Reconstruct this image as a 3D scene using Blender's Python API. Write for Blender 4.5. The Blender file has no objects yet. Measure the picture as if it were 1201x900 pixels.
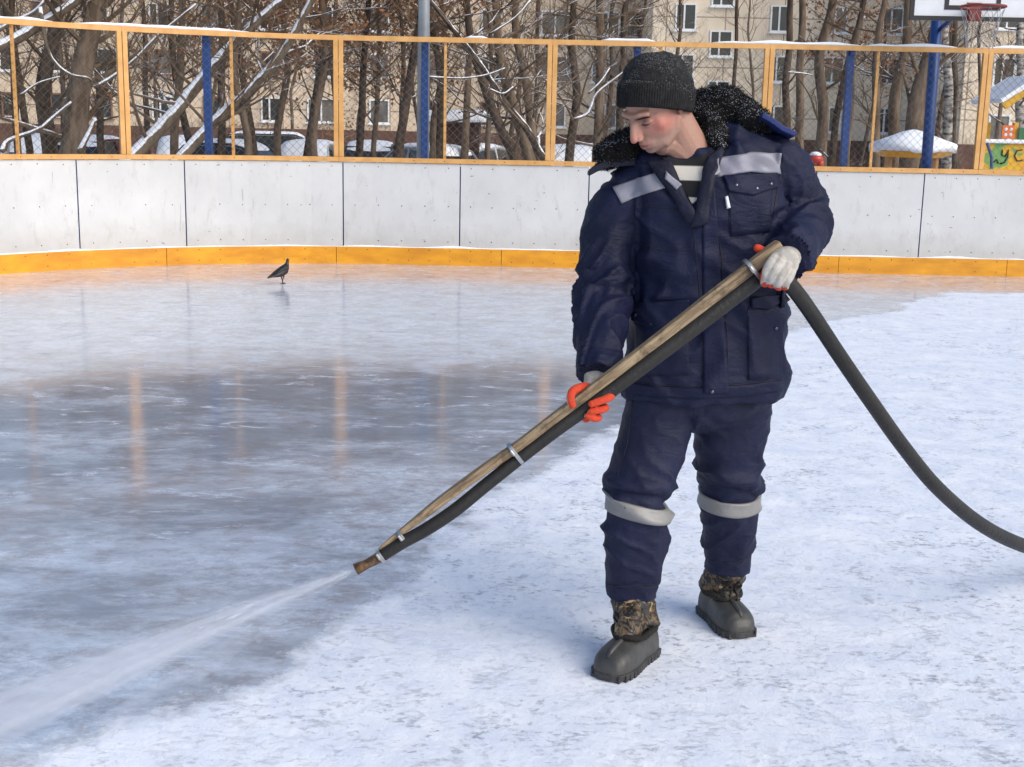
import bpy, bmesh, math, random
import numpy as np
from mathutils import Vector, Matrix, noise
from mathutils.bvhtree import BVHTree
R = math.radians
scene = bpy.context.scene
COL = scene.collection
rnd = random.Random(7)
# ------------------------------------------------------------------ camera
EYE = Vector((0, 0, 1.58)); PITCH = R(11.38); ROLL = .02; F = 1500.0
_f = Vector((0, math.cos(PITCH), -math.sin(PITCH))); _u0 = Vector((0, math.sin(PITCH), math.cos(PITCH))); _r0 = Vector((1, 0, 0))
_r = _r0 * math.cos(ROLL) + _u0 * math.sin(ROLL); _u = _u0 * math.cos(ROLL) - _r0 * math.sin(ROLL)
def ray(px, py): return (_f + _r * ((px - 600.5) / F) + _u * ((450 - py) / F)).normalized()
def P(px, py, Y):
    d = ray(px, py); return EYE + d * (Y / d.y)
def G(px, py, z=0.0):
    d = ray(px, py); return EYE + d * ((z - EYE.z) / d.z)
def proj(p):
    v = Vector(p) - EYE; d = v.dot(_f); return 600.5 + F * v.dot(_r) / d, 450 - F * v.dot(_u) / d
cam = bpy.data.cameras.new('camera'); cob = bpy.data.objects.new('camera', cam); COL.objects.link(cob)
m = Matrix((_r, _u, -_f)).transposed().to_4x4(); m.translation = EYE; cob.matrix_world = m
cam.sensor_width = 36; cam.lens = 36 * F / 1201; cam.clip_end = 2000; cam.clip_start = .05
scene.camera = cob
# ------------------------------------------------------------------ world and light
SUN = Vector((.62, -.52, .60)).normalized()
w = bpy.data.worlds.new('World'); scene.world = w; w.use_nodes = True
nt = w.node_tree; sky = nt.nodes.new('ShaderNodeTexSky'); sky.sky_type = 'NISHITA'; sky.sun_disc = False
sky.sun_elevation = math.asin(SUN.z); sky.sun_rotation = math.atan2(SUN.x, SUN.y); sky.air_density = 1.0; sky.dust_density = 2.2; sky.ozone_density = 1.0
bg = nt.nodes['Background']; nt.links.new(sky.outputs[0], bg.inputs[0]); bg.inputs[1].default_value = .15
sl = bpy.data.lights.new('sun', 'SUN'); sl.energy = 1.4; sl.angle = R(50); sl.color = (1, .955, .88)
so = bpy.data.objects.new('sun', sl); COL.objects.link(so); so.rotation_euler = SUN.to_track_quat('Z', 'Y').to_euler(); so.location = (5, -5, 12)
vs = scene.view_settings; vs.view_transform = 'Standard'; vs.look = 'None'; vs.gamma = 1; vs.use_curve_mapping = False; vs.exposure = 0.30
scene.cycles.volume_bounces = 8; scene.cycles.transparent_max_bounces = 24
# ------------------------------------------------------------------ materials
def newmat(name):
    m = bpy.data.materials.new(name); m.use_nodes = True; n = m.node_tree
    return m, n, n.nodes['Principled BSDF']
class N:
    def __init__(s, t): s.t = t
    def node(s, typ, **k):
        n = s.t.nodes.new(typ)
        for a, b in k.items(): setattr(n, a, b)
        return n
    def link(s, a, b): s.t.links.new(a, b)
    def coord(s, scale=(1, 1, 1), obj=True, rot=(0, 0, 0)):
        tc = s.node('ShaderNodeTexCoord'); mp = s.node('ShaderNodeMapping'); mp.inputs['Scale'].default_value = scale; mp.inputs['Rotation'].default_value = rot
        s.link(tc.outputs['Object' if obj else 'Generated'], mp.inputs[0]); return mp.outputs[0]
    def noise(s, vec, scale, detail=4, rough=.55, dist=0):
        n = s.node('ShaderNodeTexNoise'); n.inputs['Scale'].default_value = scale; n.inputs['Detail'].default_value = detail
        n.inputs['Roughness'].default_value = rough; n.inputs['Distortion'].default_value = dist; s.link(vec, n.inputs['Vector']); return n.outputs['Fac']
    def voro(s, vec, scale, feat='F1', out='Distance'):
        n = s.node('ShaderNodeTexVoronoi', feature=feat); n.inputs['Scale'].default_value = scale; s.link(vec, n.inputs['Vector']); return n.outputs[out]
    def ramp(s, v, stops, interp='LINEAR'):
        n = s.node('ShaderNodeValToRGB'); n.color_ramp.interpolation = interp; e = n.color_ramp.elements
        while len(e) < len(stops): e.new(.5)
        for i, (p, c) in enumerate(stops):
            e[i].position = p; e[i].color = (c, c, c, 1) if not hasattr(c, '__len__') else (*c, 1)
        s.link(v, n.inputs[0]); return n.outputs[0]
    def math(s, op, a, b=None, clamp=False):
        n = s.node('ShaderNodeMath', operation=op); n.use_clamp = clamp
        for i, v in enumerate((a, b)):
            if v is None: continue
            if isinstance(v, (int, float)): n.inputs[i].default_value = v
            else: s.link(v, n.inputs[i])
        return n.outputs[0]
    def mix(s, f, a, b):
        n = s.node('ShaderNodeMix', data_type='RGBA')
        for i, v in ((0, f), (6, a), (7, b)):
            if isinstance(v, (int, float)): n.inputs[i].default_value = v
            elif isinstance(v, tuple): n.inputs[i].default_value = (*v, 1)
            else: s.link(v, n.inputs[i])
        return n.outputs[2]
    def bump(s, h, strength, dist, normal=None):
        n = s.node('ShaderNodeBump'); n.inputs['Strength'].default_value = strength; n.inputs['Distance'].default_value = dist; s.link(h, n.inputs['Height'])
        if normal is not None: s.link(normal, n.inputs['Normal'])
        return n.outputs[0]
    def upz(s):
        g = s.node('ShaderNodeNewGeometry'); x = s.node('ShaderNodeSeparateXYZ'); s.link(g.outputs['Normal'], x.inputs[0]); return x.outputs[2]
def mat(name, c, rough=.6, metal=0, var=.0, vscale=8, bump=0, bscale=60, c2=None, spec=.5, snow=0, stretch=(1, 1, 1)):
    m, n, b = newmat(name); q = N(n); b.inputs['Roughness'].default_value = rough; b.inputs['Metallic'].default_value = metal
    b.inputs['Specular IOR Level'].default_value = spec
    vec = q.coord(stretch); col = None
    if var or c2:
        f = q.ramp(q.noise(vec, vscale, 6, .6), [(.35, 0.0), (.65, 1.0)])
        c2 = c2 or tuple(x * (1 - var) for x in c); col = q.mix(f, c, c2)
    if snow:
        sn = q.math('ADD', q.upz(), q.math('MULTIPLY', q.math('SUBTRACT', q.noise(q.coord(), 2.2, 5), .5), 1.6))
        sf = q.ramp(sn, [(max(0, 1 - snow - .06), 0.0), (1 - snow + .06, 1.0)])
        col = q.mix(sf, col if col else c, (.82, .85, .9))
    if col: q.link(col, b.inputs['Base Color'])
    else: b.inputs['Base Color'].default_value = (*c, 1)
    if bump: q.link(q.bump(q.noise(vec, bscale, 5), bump, .01), b.inputs['Normal'])
    return m
# ------------------------------------------------------------------ mesh helpers
def circ_loop(c, ax, ay, n, ph=0): return [c + ax * math.cos(2 * math.pi * i / n + ph) + ay * math.sin(2 * math.pi * i / n + ph) for i in range(n)]
class MB:
    def __init__(s): s.v = []; s.f = []; s.mi = []; s.cur = 0
    def add(s, v, f):
        o = len(s.v); s.v += [tuple(x) for x in v]; s.f += [tuple(i + o for i in q) for q in f]; s.mi += [s.cur] * len(f)
    def loops(s, L, cap=True, closed=False):
        n = len(L[0]); v = [p for l in L for p in l]; f = []
        k = len(L) if closed else len(L) - 1
        for a in range(k):
            b = (a + 1) % len(L)
            for i in range(n):
                j = (i + 1) % n; f.append((a * n + i, a * n + j, b * n + j, b * n + i))
        if cap and not closed: f.append(tuple(range(n - 1, -1, -1))); f.append(tuple((len(L) - 1) * n + i for i in range(n)))
        s.add(v, f)
    def tube(s, pts, rad, n=8, cap=True, squash=1.0, ph=0, up=None, closed=False):
        pts = [Vector(p) for p in pts]; k = len(pts)
        if not hasattr(rad, '__len__'): rad = [rad] * k
        L = []; ref = Vector(up) if up else None
        for i in range(k):
            if closed: t = pts[(i + 1) % k] - pts[i - 1]
            else: t = pts[min(i + 1, k - 1)] - pts[max(i - 1, 0)]
            if t.length < 1e-9: t = Vector((0, 0, 1))
            t.normalize()
            if ref is None: ref = Vector((0, 0, 1)) if abs(t.z) < .9 else Vector((1, 0, 0))
            a = t.cross(ref)
            if a.length < 1e-6: a = t.cross(Vector((.3, .9, .1)))
            a.normalize(); b = a.cross(t).normalized()
            if not up: ref = b
            L.append(circ_loop(pts[i], a * rad[i], b * rad[i] * squash, n, ph))
        s.loops(L, cap, closed)
    def box(s, c, d, rot=None):
        c = Vector(c); M = rot or Matrix.Identity(3)
        v = [c + M @ Vector((x * d[0] / 2, y * d[1] / 2, z * d[2] / 2)) for x in (-1, 1) for y in (-1, 1) for z in (-1, 1)]
        s.add(v, [(0, 1, 3, 2), (4, 6, 7, 5), (0, 4, 5, 1), (2, 3, 7, 6), (0, 2, 6, 4), (1, 5, 7, 3)])
    def ball(s, c, r, M=None, nu=16, nv=10):
        c = Vector(c); M = M or Matrix.Identity(3)
        if not hasattr(r, '__len__'): r = (r, r, r)
        v = [c + M @ Vector((0, 0, -r[2]))]
        for j in range(1, nv):
            t = math.pi * j / nv
            for i in range(nu):
                a = 2 * math.pi * i / nu; v.append(c + M @ Vector((r[0] * math.sin(t) * math.cos(a), r[1] * math.sin(t) * math.sin(a), -r[2] * math.cos(t))))
        v.append(c + M @ Vector((0, 0, r[2]))); f = []
        for i in range(nu): f.append((0, 1 + (i + 1) % nu, 1 + i)); f.append((len(v) - 1, 1 + (nv - 2) * nu + i, 1 + (nv - 2) * nu + (i + 1) % nu))
        for j in range(nv - 2):
            for i in range(nu):
                a = 1 + j * nu + i; b = 1 + j * nu + (i + 1) % nu; f.append((a, b, b + nu, a + nu))
        s.add(v, f)
    def prism(s, poly, y0, y1):   # polygon in xz extruded in y
        n = len(poly); v = [(x, y0, z) for x, z in poly] + [(x, y1, z) for x, z in poly]
        f = [tuple(range(n)), tuple(range(2 * n - 1, n - 1, -1))] + [(i, i + n, (i + 1) % n + n, (i + 1) % n) for i in range(n)]
        s.add(v, f)
    def mesh(s, name):
        me = bpy.data.meshes.new(name); me.from_pydata(s.v, [], s.f); me.update(); return me
    def build(s, name, mats, parent=None, smooth=False, bevel=0, fix=True, sub=0):
        me = s.mesh(name); mats = mats if isinstance(mats, (list, tuple)) else [mats]
        for x in mats: me.materials.append(x)
        me.polygons.foreach_set('material_index', s.mi)
        if fix:
            bm = bmesh.new(); bm.from_mesh(me); bmesh.ops.recalc_face_normals(bm, faces=bm.faces); bm.to_mesh(me); bm.free()
        return link(name, me, parent, smooth, bevel, sub)
def link(name, me, parent=None, smooth=False, bevel=0, sub=0):
    o = bpy.data.objects.new(name, me); COL.objects.link(o)
    if smooth: me.polygons.foreach_set('use_smooth', [True] * len(me.polygons))
    if bevel:
        b = o.modifiers.new('b', 'BEVEL'); b.width = bevel; b.segments = 2; b.limit_method = 'ANGLE'; b.angle_limit = R(40)
    if sub: q = o.modifiers.new('s', 'SUBSURF'); q.levels = q.render_levels = sub
    if parent:
        o.parent = parent; o.matrix_parent_inverse = parent.matrix_basis.inverted()
    return o
def tag(o, label=None, cat=None, group=None, kind=None):
    for k, v in (('label', label), ('category', cat), ('group', group), ('kind', kind)):
        if v: o[k] = v
    return o
def empty(name, loc=(0, 0, 0), rz=0):
    o = bpy.data.objects.new(name, None); COL.objects.link(o); o.location = loc; o.rotation_euler = (0, 0, rz); o.empty_display_size = .1; return o
def copy_tree(o, parent=None):
    c = o.copy(); COL.objects.link(c)
    if parent: c.parent = parent
    for ch in [x for x in o.children]: copy_tree(ch, c)
    return c
def remesh(mb, vox, smooth=4, fac=.6):
    me = mb.mesh('tmp'); bm = bmesh.new(); bm.from_mesh(me); bmesh.ops.recalc_face_normals(bm, faces=bm.faces); bm.to_mesh(me); bm.free()
    o = bpy.data.objects.new('tmp', me); COL.objects.link(o)
    r = o.modifiers.new('r', 'REMESH'); r.mode = 'VOXEL'; r.voxel_size = vox
    if smooth: s_ = o.modifiers.new('s', 'SMOOTH'); s_.iterations = smooth; s_.factor = fac
    dg = bpy.context.evaluated_depsgraph_get(); dg.update()
    out = bpy.data.meshes.new_from_object(o.evaluated_get(dg)); bpy.data.objects.remove(o); bpy.data.meshes.remove(me)
    return out
def getv(me):
    a = np.empty(len(me.vertices) * 3, np.float32); me.vertices.foreach_get('co', a); return a.reshape(-1, 3)
def getn(me):
    a = np.empty(len(me.vertices) * 3, np.float32); me.vertex_normals.foreach_get('vector', a) if hasattr(me, 'vertex_normals') else me.vertices.foreach_get('normal', a); return a.reshape(-1, 3)
def setv(me, a): me.vertices.foreach_set('co', a.astype(np.float32).ravel()); me.update()
def vcol(me, name, arr):
    at = me.color_attributes.new(name, 'FLOAT_COLOR', 'POINT'); at.data.foreach_set('color', np.concatenate([arr, np.ones((len(arr), 1))], 1).astype(np.float32).ravel())
def pn(x, y, z): return noise.noise(Vector((x, y, z)))
def bez(pts, n):   # catmull-rom through pts (tuples of any length)
    P_ = [np.array(p, float) for p in pts]; P_ = [2 * P_[0] - P_[1]] + P_ + [2 * P_[-1] - P_[-2]]; out = []
    for i in range(1, len(P_) - 2):
        for k in range(n):
            t = k / n; a, b, c, d = P_[i - 1:i + 3]
            out.append(.5 * (2 * b + (c - a) * t + (2 * a - 5 * b + 4 * c - d) * t * t + (3 * b - a - 3 * c + d) * t ** 3))
    out.append(P_[-2]); return out
# ================================================================== GROUND, RINK
BND = [(1500,352),(1201,345),(1120,343),(1085,352),(1030,368),(960,378),(920,392),(890,425),(760,490),(690,522),(640,545),(600,572),(560,607),(500,650),(440,690),(400,735),(330,782),(240,822),(150,858),(60,892),(-120,950)]
BG_ = [G(x, y) for x, y in BND]
NX, NY = 250, 250
xs = np.linspace(-11, 13, NX); ys = np.linspace(-5, 15, NY); GX, GY = np.meshgrid(xs, ys)
pts = np.stack([GX.ravel(), GY.ravel()], 1)
best = np.full(len(pts), 1e9); side = np.zeros(len(pts))
for a, b in zip(BG_[:-1], BG_[1:]):
    A = np.array((a.x, a.y)); B = np.array((b.x, b.y)); d = B - A; t = np.clip(((pts - A) @ d) / (d @ d), 0, 1)
    q = pts - (A + t[:, None] * d); dist = np.hypot(q[:, 0], q[:, 1]); cr = d[0] * q[:, 1] - d[1] * q[:, 0]
    m_ = dist < best; best[m_] = dist[m_]; side[m_] = -np.sign(cr[m_])
sd = best * side                                   # >0 : flooded side (left of the walk right->left is the snow)
# path runs right -> left ; flooded ice lies on its far side
if sd[np.argmin(np.hypot(pts[:, 0] + 2, pts[:, 1] - 9))] < 0: sd = -sd
wet = np.clip(sd / 1.2 + .5, 0, 1)
me = bpy.data.meshes.new('rink_ice')
v = np.stack([GX.ravel(), GY.ravel(), np.zeros(len(pts))], 1)
idx = np.arange(NX * NY).reshape(NY, NX)
fc = np.stack([idx[:-1, :-1], idx[:-1, 1:], idx[1:, 1:], idx[1:, :-1]], -1).reshape(-1, 4)
me.from_pydata(v.tolist(), [], fc.tolist()); cl_ = np.zeros(len(pts))
for (x, y, rx, ry, a_) in ((330, 470, 2.6, 1.5, .9), (600, 462, 1.7, 1.3, .9), (150, 455, 1.8, 1.0, .55), (60, 570, 1.2, .9, .7), (190, 590, .9, .45, .75), (60, 700, .6, .45, .6), (330, 760, .30, .22, .6), (480, 700, .35, .2, .6), (250, 820, .35, .18, .6)):
    g_ = G(x, y); cl_ = np.maximum(cl_, a_ * np.exp(-(((pts[:, 0] - g_.x) / rx) ** 2 + ((pts[:, 1] - g_.y) / ry) ** 2) ** 1.5))
vcol(me, 'flood', np.stack([wet, cl_, cl_], 1))
M_, n_, b_ = newmat('ice_and_snow'); q = N(n_)
co = q.coord(); att = q.node('ShaderNodeAttribute', attribute_name='flood'); wv = q.math('MULTIPLY', att.outputs['Fac'], 1)
sepc = q.node('ShaderNodeSeparateColor'); q.link(att.outputs['Color'], sepc.inputs[0]); wv = sepc.outputs[0]; clear = sepc.outputs[1]
nz = q.noise(co, 1.6, 10, .68); wf = q.math('ADD', wv, q.math('MULTIPLY', q.math('SUBTRACT', nz, .5), .62)); wf = q.math('ADD', wf, q.math('MULTIPLY', q.math('SUBTRACT', q.noise(co, 30, 6, .7), .5), .10))
wf = q.ramp(wf, [(.46, 0.0), (.54, 1.0)])
# packed snow with scuffs
grain = q.noise(q.coord((.8, 1.25, 1), rot=(0, 0, .2)), 38, 12, .74, .3)
sc = q.ramp(q.math('ADD', q.math('MULTIPLY', grain, .62), q.math('MULTIPLY', q.noise(co, 9, 8, .7, .5), .38)), [(.525, 0.0), (.60, 1.0)])
scm = q.ramp(q.noise(co, 1.5, 7, .66), [(.42, .06), (.60, 1.0)])
soft = q.ramp(q.noise(co, 5, 9, .66, .6), [(.36, 0.0), (.68, 1.0)])
snowc = q.mix(soft, (.90, .935, .985), (.73, .79, .90))
snowc = q.mix(q.math('MULTIPLY', q.math('MULTIPLY', sc, scm), .85), snowc, (.25, .29, .37))
dots = q.ramp(q.noise(co, 75, 4, .8), [(.68, 0.0), (.74, 1.0)]); snowc = q.mix(q.math('MULTIPLY', q.math('MULTIPLY', dots, scm), .6), snowc, (.16, .17, .2))
# flooded ice : clear dark ice where it is wettest, frosty film elsewhere, brown stains
fine = q.noise(q.coord((1, 1.3, 1)), 13, 14, .80, .3); mid = q.noise(q.coord((.7, 1.2, 1)), 1.7, 9, .68, .5)
cm_ = q.math('ADD', clear, q.math('MULTIPLY', q.math('SUBTRACT', mid, .5), 2.4)); cm_ = q.math('ADD', cm_, q.math('MULTIPLY', q.math('SUBTRACT', fine, .5), 2.0)); cm_ = q.math('ADD', cm_, q.math('MULTIPLY', q.math('SUBTRACT', q.noise(q.coord((.8, 1.6, 1)), 4.2, 8, .7, .4), .5), 1.4))
cf = q.ramp(cm_, [(.20, 0.0), (.80, .86)])
frost = q.mix(q.ramp(fine, [(.42, 0.0), (.60, 1.0)]), (.43, .49, .57), (.71, .785, .89))
icec = q.mix(cf, frost, (.25, .275, .32))
fr2 = q.ramp(q.noise(q.coord((.8, 1.9, 1)), 3.4, 12, .72, .6), [(.555, 0.0), (.63, 1.0)]); m3 = q.ramp(q.noise(q.coord((.9, 1.5, 1), rot=(0, 0, .35)), 3.1, 14, .76, .4), [(.46, 0.0), (.57, 1.0)]); icec = q.mix(q.math('MULTIPLY', m3, .32), icec, (.19, .20, .235)); m4 = q.ramp(q.noise(q.coord((.8, 1.3, 1), rot=(0, 0, -.2)), 1.3, 12, .74, .3), [(.52, 0.0), (.62, 1.0)]); icec = q.mix(q.math('MULTIPLY', m4, .55), icec, (.60, .67, .80)); icec = q.mix(q.math('MULTIPLY', fr2, .6), icec, (.62, .69, .81))
br = q.ramp(q.noise(q.coord((1, 1.4, 1)), 4.2, 13, .78), [(.50, 0.0), (.60, 1.0)]); icec = q.mix(q.math('MULTIPLY', br, .5), icec, (.27, .24, .24))
q.link(q.mix(wf, snowc, icec), b_.inputs['Base Color'])
ir = q.math('ADD', q.math('MULTIPLY', q.math('SUBTRACT', 1.0, cf), .085), q.math('MULTIPLY', fr2, .22)); ir = q.math('ADD', ir, .055)
rr = q.node('ShaderNodeMix', data_type='FLOAT'); q.link(wf, rr.inputs[0]); rr.inputs[2].default_value = .72; q.link(ir, rr.inputs[3]); q.link(rr.outputs[0], b_.inputs['Roughness'])
sp = q.node('ShaderNodeMix', data_type='FLOAT'); q.link(wf, sp.inputs[0]); sp.inputs[2].default_value = .3; sp.inputs[3].default_value = .8; q.link(sp.outputs[0], b_.inputs['Specular IOR Level'])
hs = q.math('ADD', q.noise(co, 16, 9, .7), q.math('MULTIPLY', q.noise(co, 2.5, 4), 1.4)); hs = q.math('SUBTRACT', hs, q.math('MULTIPLY', sc, .25))
st = q.math('SUBTRACT', 1.0, q.math('MULTIPLY', wf, .968))
bn = q.node('ShaderNodeBump'); bn.inputs['Distance'].default_value = .014; q.link(hs, bn.inputs['Height']); q.link(q.math('MULTIPLY', st, .6), bn.inputs['Strength']); q.link(bn.outputs[0], b_.inputs['Normal'])
me.materials.append(M_); ice = link('rink_ice', me, smooth=True); tag(ice, kind='structure')
# snowy yard round the rink, dropping slightly behind the boards
SNOW_G = mat('yard_snow', (.74, .78, .84), .8, c2=(.42, .42, .42), vscale=.5, bump=.6, bscale=3)
gx = np.concatenate([np.linspace(-900, -60, 12), np.linspace(-50, 50, 60), np.linspace(60, 900, 12)]); gy = np.concatenate([np.linspace(-900, -20, 10), np.linspace(-14, 90, 60), np.linspace(100, 1500, 12)])
gv = []; 
for y in gy:
    for x in gx:
        d = max(0, max(y - 16.0, abs(x) - 14)); z = -.02 - min(.45, d * .12) + (pn(x * .3, y * .3, 0) * .06 if d > 0 else 0); gv.append((x, y, z))
nx = len(gx); gf = [(j * nx + i, j * nx + i + 1, (j + 1) * nx + i + 1, (j + 1) * nx + i) for j in range(len(gy) - 1) for i in range(nx - 1)]
me = bpy.data.meshes.new('ground'); me.from_pydata(gv, [], gf); me.materials.append(SNOW_G); tag(link('ground', me, smooth=True), kind='structure')
# ================================================================== BOARDS AND MESH FENCE
def path(s):   # returns position on the inner face and the outward (away from rink) normal
    if s >= -1.5: return Vector((s, 14.65, 0)), Vector((0, 1, 0))
    t = (-1.5 - s) / 5.0
    if t > math.pi / 2: return Vector((-6.5, 9.65 - (t - math.pi / 2) * 5, 0)), Vector((-1, 0, 0))
    return Vector((-1.5 - 5 * math.sin(t), 9.65 + 5 * math.cos(t), 0)), Vector((-math.sin(t), math.cos(t), 0))
def s_at(px, z):
    lo, hi = -8.2, 12
    for _ in range(50):
        m_ = (lo + hi) / 2; p, _n = path(m_); p.z = z
        if proj(p)[0] < px: lo = m_
        else: hi = m_
    return (lo + hi) / 2
def strip(mb, s0, s1, z0, z1, d0, d1, step=.3):   # closed slab along the path between depths d0 and d1
    n = max(1, int(abs(s1 - s0) / step)) if s0 < -1.5 else 1
    L = []
    for i in range(n + 1):
        p, nr = path(s0 + (s1 - s0) * i / n); L.append([p + nr * d0 + Vector((0, 0, z0)), p + nr * d1 + Vector((0, 0, z0)), p + nr * d1 + Vector((0, 0, z1)), p + nr * d0 + Vector((0, 0, z1))])
    mb.loops(L)
WB, n_, b_ = newmat('white_board'); q = N(n_); co = q.coord()
c = q.mix(q.ramp(q.noise(co, 1.3, 6, .6), [(.3, 0.0), (.7, 1.0)]), (.66, .665, .67), (.55, .555, .56))
c = q.mix(q.math('MULTIPLY', q.ramp(q.noise(q.coord((1, 1, .4)), 9, 8, .75), [(.54, 0.0), (.70, 1.0)]), .45), c, (.38, .36, .33)); c = q.mix(q.math('MULTIPLY', q.ramp(q.noise(q.coord((14, 1, 1.2), rot=(0, .5, 0)), 1.3, 4, .6, 2), [(.66, 0.0), (.72, 1.0)]), .5), c, (.22, .22, .23)); zz_ = q.node('ShaderNodeSeparateXYZ'); q.link(co, zz_.inputs[0]); c = q.mix(q.math('MULTIPLY', q.ramp(q.math('ADD', zz_.outputs[2], q.math('MULTIPLY', q.noise(co, 5, 6, .7), .5)), [(.45, 1.0), (.75, 0.0)]), .45), c, (.40, .37, .33))
c = q.mix(q.ramp(q.noise(q.coord((2.2, 1, 5)), 5, 2, .5, 0), [(.735, 0.0), (.76, .8)]), c, (.16, .16, .17)); q.link(c, b_.inputs['Base Color']); b_.inputs['Roughness'].default_value = .42
q.link(q.bump(q.noise(co, 2, 3), .25, .02), b_.inputs['Normal'])
YK = mat('yellow_kick', (.80, .36, .015), .45, c2=(.60, .24, .012), vscale=3, stretch=(1, 1, 3))
OR = mat('orange_paint', (.72, .40, .14), .5, c2=(.58, .30, .09), vscale=6)
BL = mat('blue_paint', (.014, .06, .24), .4, c2=(.010, .045, .17), vscale=5)
DK = mat('dark_metal', (.03, .03, .035), .5, .6); SNOW = mat('fresh_snow', (.85, .88, .93), .75, bump=.8, bscale=25)
WIRE = mat('wire', (.20, .185, .16), .45, .5); GAL = mat('galvanised', (.42, .45, .48), .38, .7, var=.25, vscale=4)
boards = tag(empty('rink_boards', (0, 14.65, 0)), 'white plastic hockey boards with orange kick strip curving round the rink end', 'rink boards')
jx = [-330, -120, -30, 91.5, 217.5, 402.5, 539.5, 690, 830, 955, 1081, 1230, 1380, 1560]
js = [s_at(x, .7) for x in jx]; js = [js[0] - k * 1.83 for k in (6, 5, 4, 3, 2, 1)] + js
for a, b in zip(js[:-1], js[1:]):
    mb = MB(); strip(mb, a + .007, b - .007, .185, 1.145, 0, .012); mb.cur = 1
    L = b - a; k = max(3, int(L / .235))
    for zz in (.27, .665, 1.1):
        for i in range(k):
            if rnd.random() < .12: continue
            p, nr = path(a + L * (i + .5) / k); p.z = zz + rnd.uniform(-.004, .004); mb.ball(p - nr * .001, .0065, nu=6, nv=4)
    mb.build('board_panel', [WB, DK], boards)
mb = MB(); strip(mb, js[0], js[-1], .02, 1.12, .02, .05); mb.build('backing_frame', BL, boards)
kx = [s_at(x, .1) for x in (-330, -190, -10, 195, 394.5, 588, 785, 983, 1180, 1390, 1560)]; kx = [kx[0] - k * 1.92 for k in (6, 5, 4, 3, 2, 1)] + kx
for a, b in zip(kx[:-1], kx[1:]):
    mb = MB(); strip(mb, a + .003, b - .003, -.01, .195, -.022, -.002); mb.cur = 1; k = 8
    for zz in (.05, .165):
        for i in range(k):
            if rnd.random() < .25: continue
            p, nr = path(a + (b - a) * (i + .5) / k); p.z = zz; mb.ball(p - nr * .022, .006, nu=6, nv=4)
    o = mb.build('kick_plate', [YK, DK], boards)
mb = MB(); sA = js[0]
L = []
for i in range(240):
    s = js[0] + (js[-1] - js[0]) * i / 239; p, nr = path(s); h = max(.001, .012 + .03 * pn(s * 2.1, 3, 1)); L.append([p - nr * .021 + Vector((0, 0, .193)), p + nr * .001 + Vector((0, 0, .193)), p + nr * .001 + Vector((0, 0, .197 + h)), p - nr * .018 + Vector((0, 0, .196 + h * .4))])
mb.loops(L); mb.build('snow_ledge', SNOW, boards, smooth=True)
# --- mesh fence on top
fence = tag(empty('mesh_fence', (0, 14.7, 1.15)), 'orange framed wire mesh fence standing on the white rink boards', 'fence')
ZB, ZT = 1.15, 2.53
px_post = [-110, 145.5, 397, 646.5, 899, 1153, 1400]
sp_ = [s_at(x, 1.8) for x in px_post]; sp_ = [sp_[0] - k * 2.4 for k in (5, 4, 3, 2, 1)] + sp_
for a, b in zip(sp_[:-1], sp_[1:]):
    b2 = b - .002
    mb = MB(); strip(mb, a, b2, ZB, ZB + .052, -.02, .05); mb.cur = 1; k = 7
    for i in range(k):
        p, nr = path(a + (b - a) * (i + .5) / k); p.z = ZB + .026; mb.ball(p - nr * .02, .006, nu=6, nv=4)
    mb.build('bottom_rail', [OR, DK], fence)
    mb = MB(); strip(mb, a, b2, ZT - .055, ZT, -.005, .045); mb.build('top_rail', OR, fence)
    mb = MB(); p, nr = path((a + b) / 2); mb.tube([p + nr * .03 + Vector((0, 0, ZB + .05)), p + nr * .03 + Vector((0, 0, ZT - .055))], .021, 4, ph=math.pi / 4); mb.build('middle_bar', OR, fence)
    # chain link: two families of diagonal wires
    mb = MB(); W = b - a; H = ZT - ZB - .1; z0 = ZB + .05; c = .062
    for fam in (0, 1):
        k = -H
        while k < W:
            u0, u1 = max(0, k), min(W, k + H)
            if u1 - u0 > .02:
                P_ = []
                for j in range(7):
                    u = u0 + (u1 - u0) * j / 6; z = (u - k) if not fam else H - (u - k); p, nr = path(a + u); P_.append(p + nr * (.012 + .003 * fam) + Vector((0, 0, z0 + z)))
                if a > -1.5: P_ = [P_[0], P_[-1]]
                mb.tube(P_, .0019, 3, cap=False)
            k += c * 1.41
    mb.build('wire_mesh', WIRE, fence, fix=False)
for s in sp_:
    mb = MB(); p, nr = path(s); tx = Vector((nr.y, -nr.x, 0)); M3 = Matrix((tx, nr, Vector((0, 0, 1)))).transposed()
    for sg in (-1, 1): mb.box(p + nr * .018 + tx * sg * .029 + Vector((0, 0, (ZB + ZT) / 2)), (.052, .058, ZT - ZB - .108), M3)
    mb.build('post', OR, fence, bevel=.004)
for x in (246, 497.0, 747, 998): # blue support posts behind
    s = s_at(x, 1.9); mb = MB(); p, nr = path(s); p += nr * .16; mb.box(p + Vector((0, 0, 1.25)), (.078, .078, 2.5)); mb.box(p + nr * -.075 + Vector((0, 0, 2.45)), (.05, .075, .05)); mb.build('support_post', BL, fence, bevel=.004)
for a, b in ((-90, 62), (88, 292), (545, 572), (705, 768), (836, 1010), (1015, 1122), (1150, 1300)):
    s0, s1 = s_at(a, 2.5), s_at(b, 2.5); L = []; k = max(4, int((s1 - s0) / .08))
    for i in range(k + 1):
        s = s0 + (s1 - s0) * i / k; p, nr = path(s); h = (.018 + .022 * (pn(s * 3, 7, 0) + .5)) * min(1, 5 * min(i, k - i) / k + .15)
        L.append([p + nr * d + Vector((0, 0, ZT + z)) for d, z in ((-.006, 0), (-.004, h * .7), (.015, h), (.04, h * .7), (.046, 0))])
    mb = MB(); mb.loops(L); mb.build('snow_cap', SNOW, fence, smooth=True)
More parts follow.
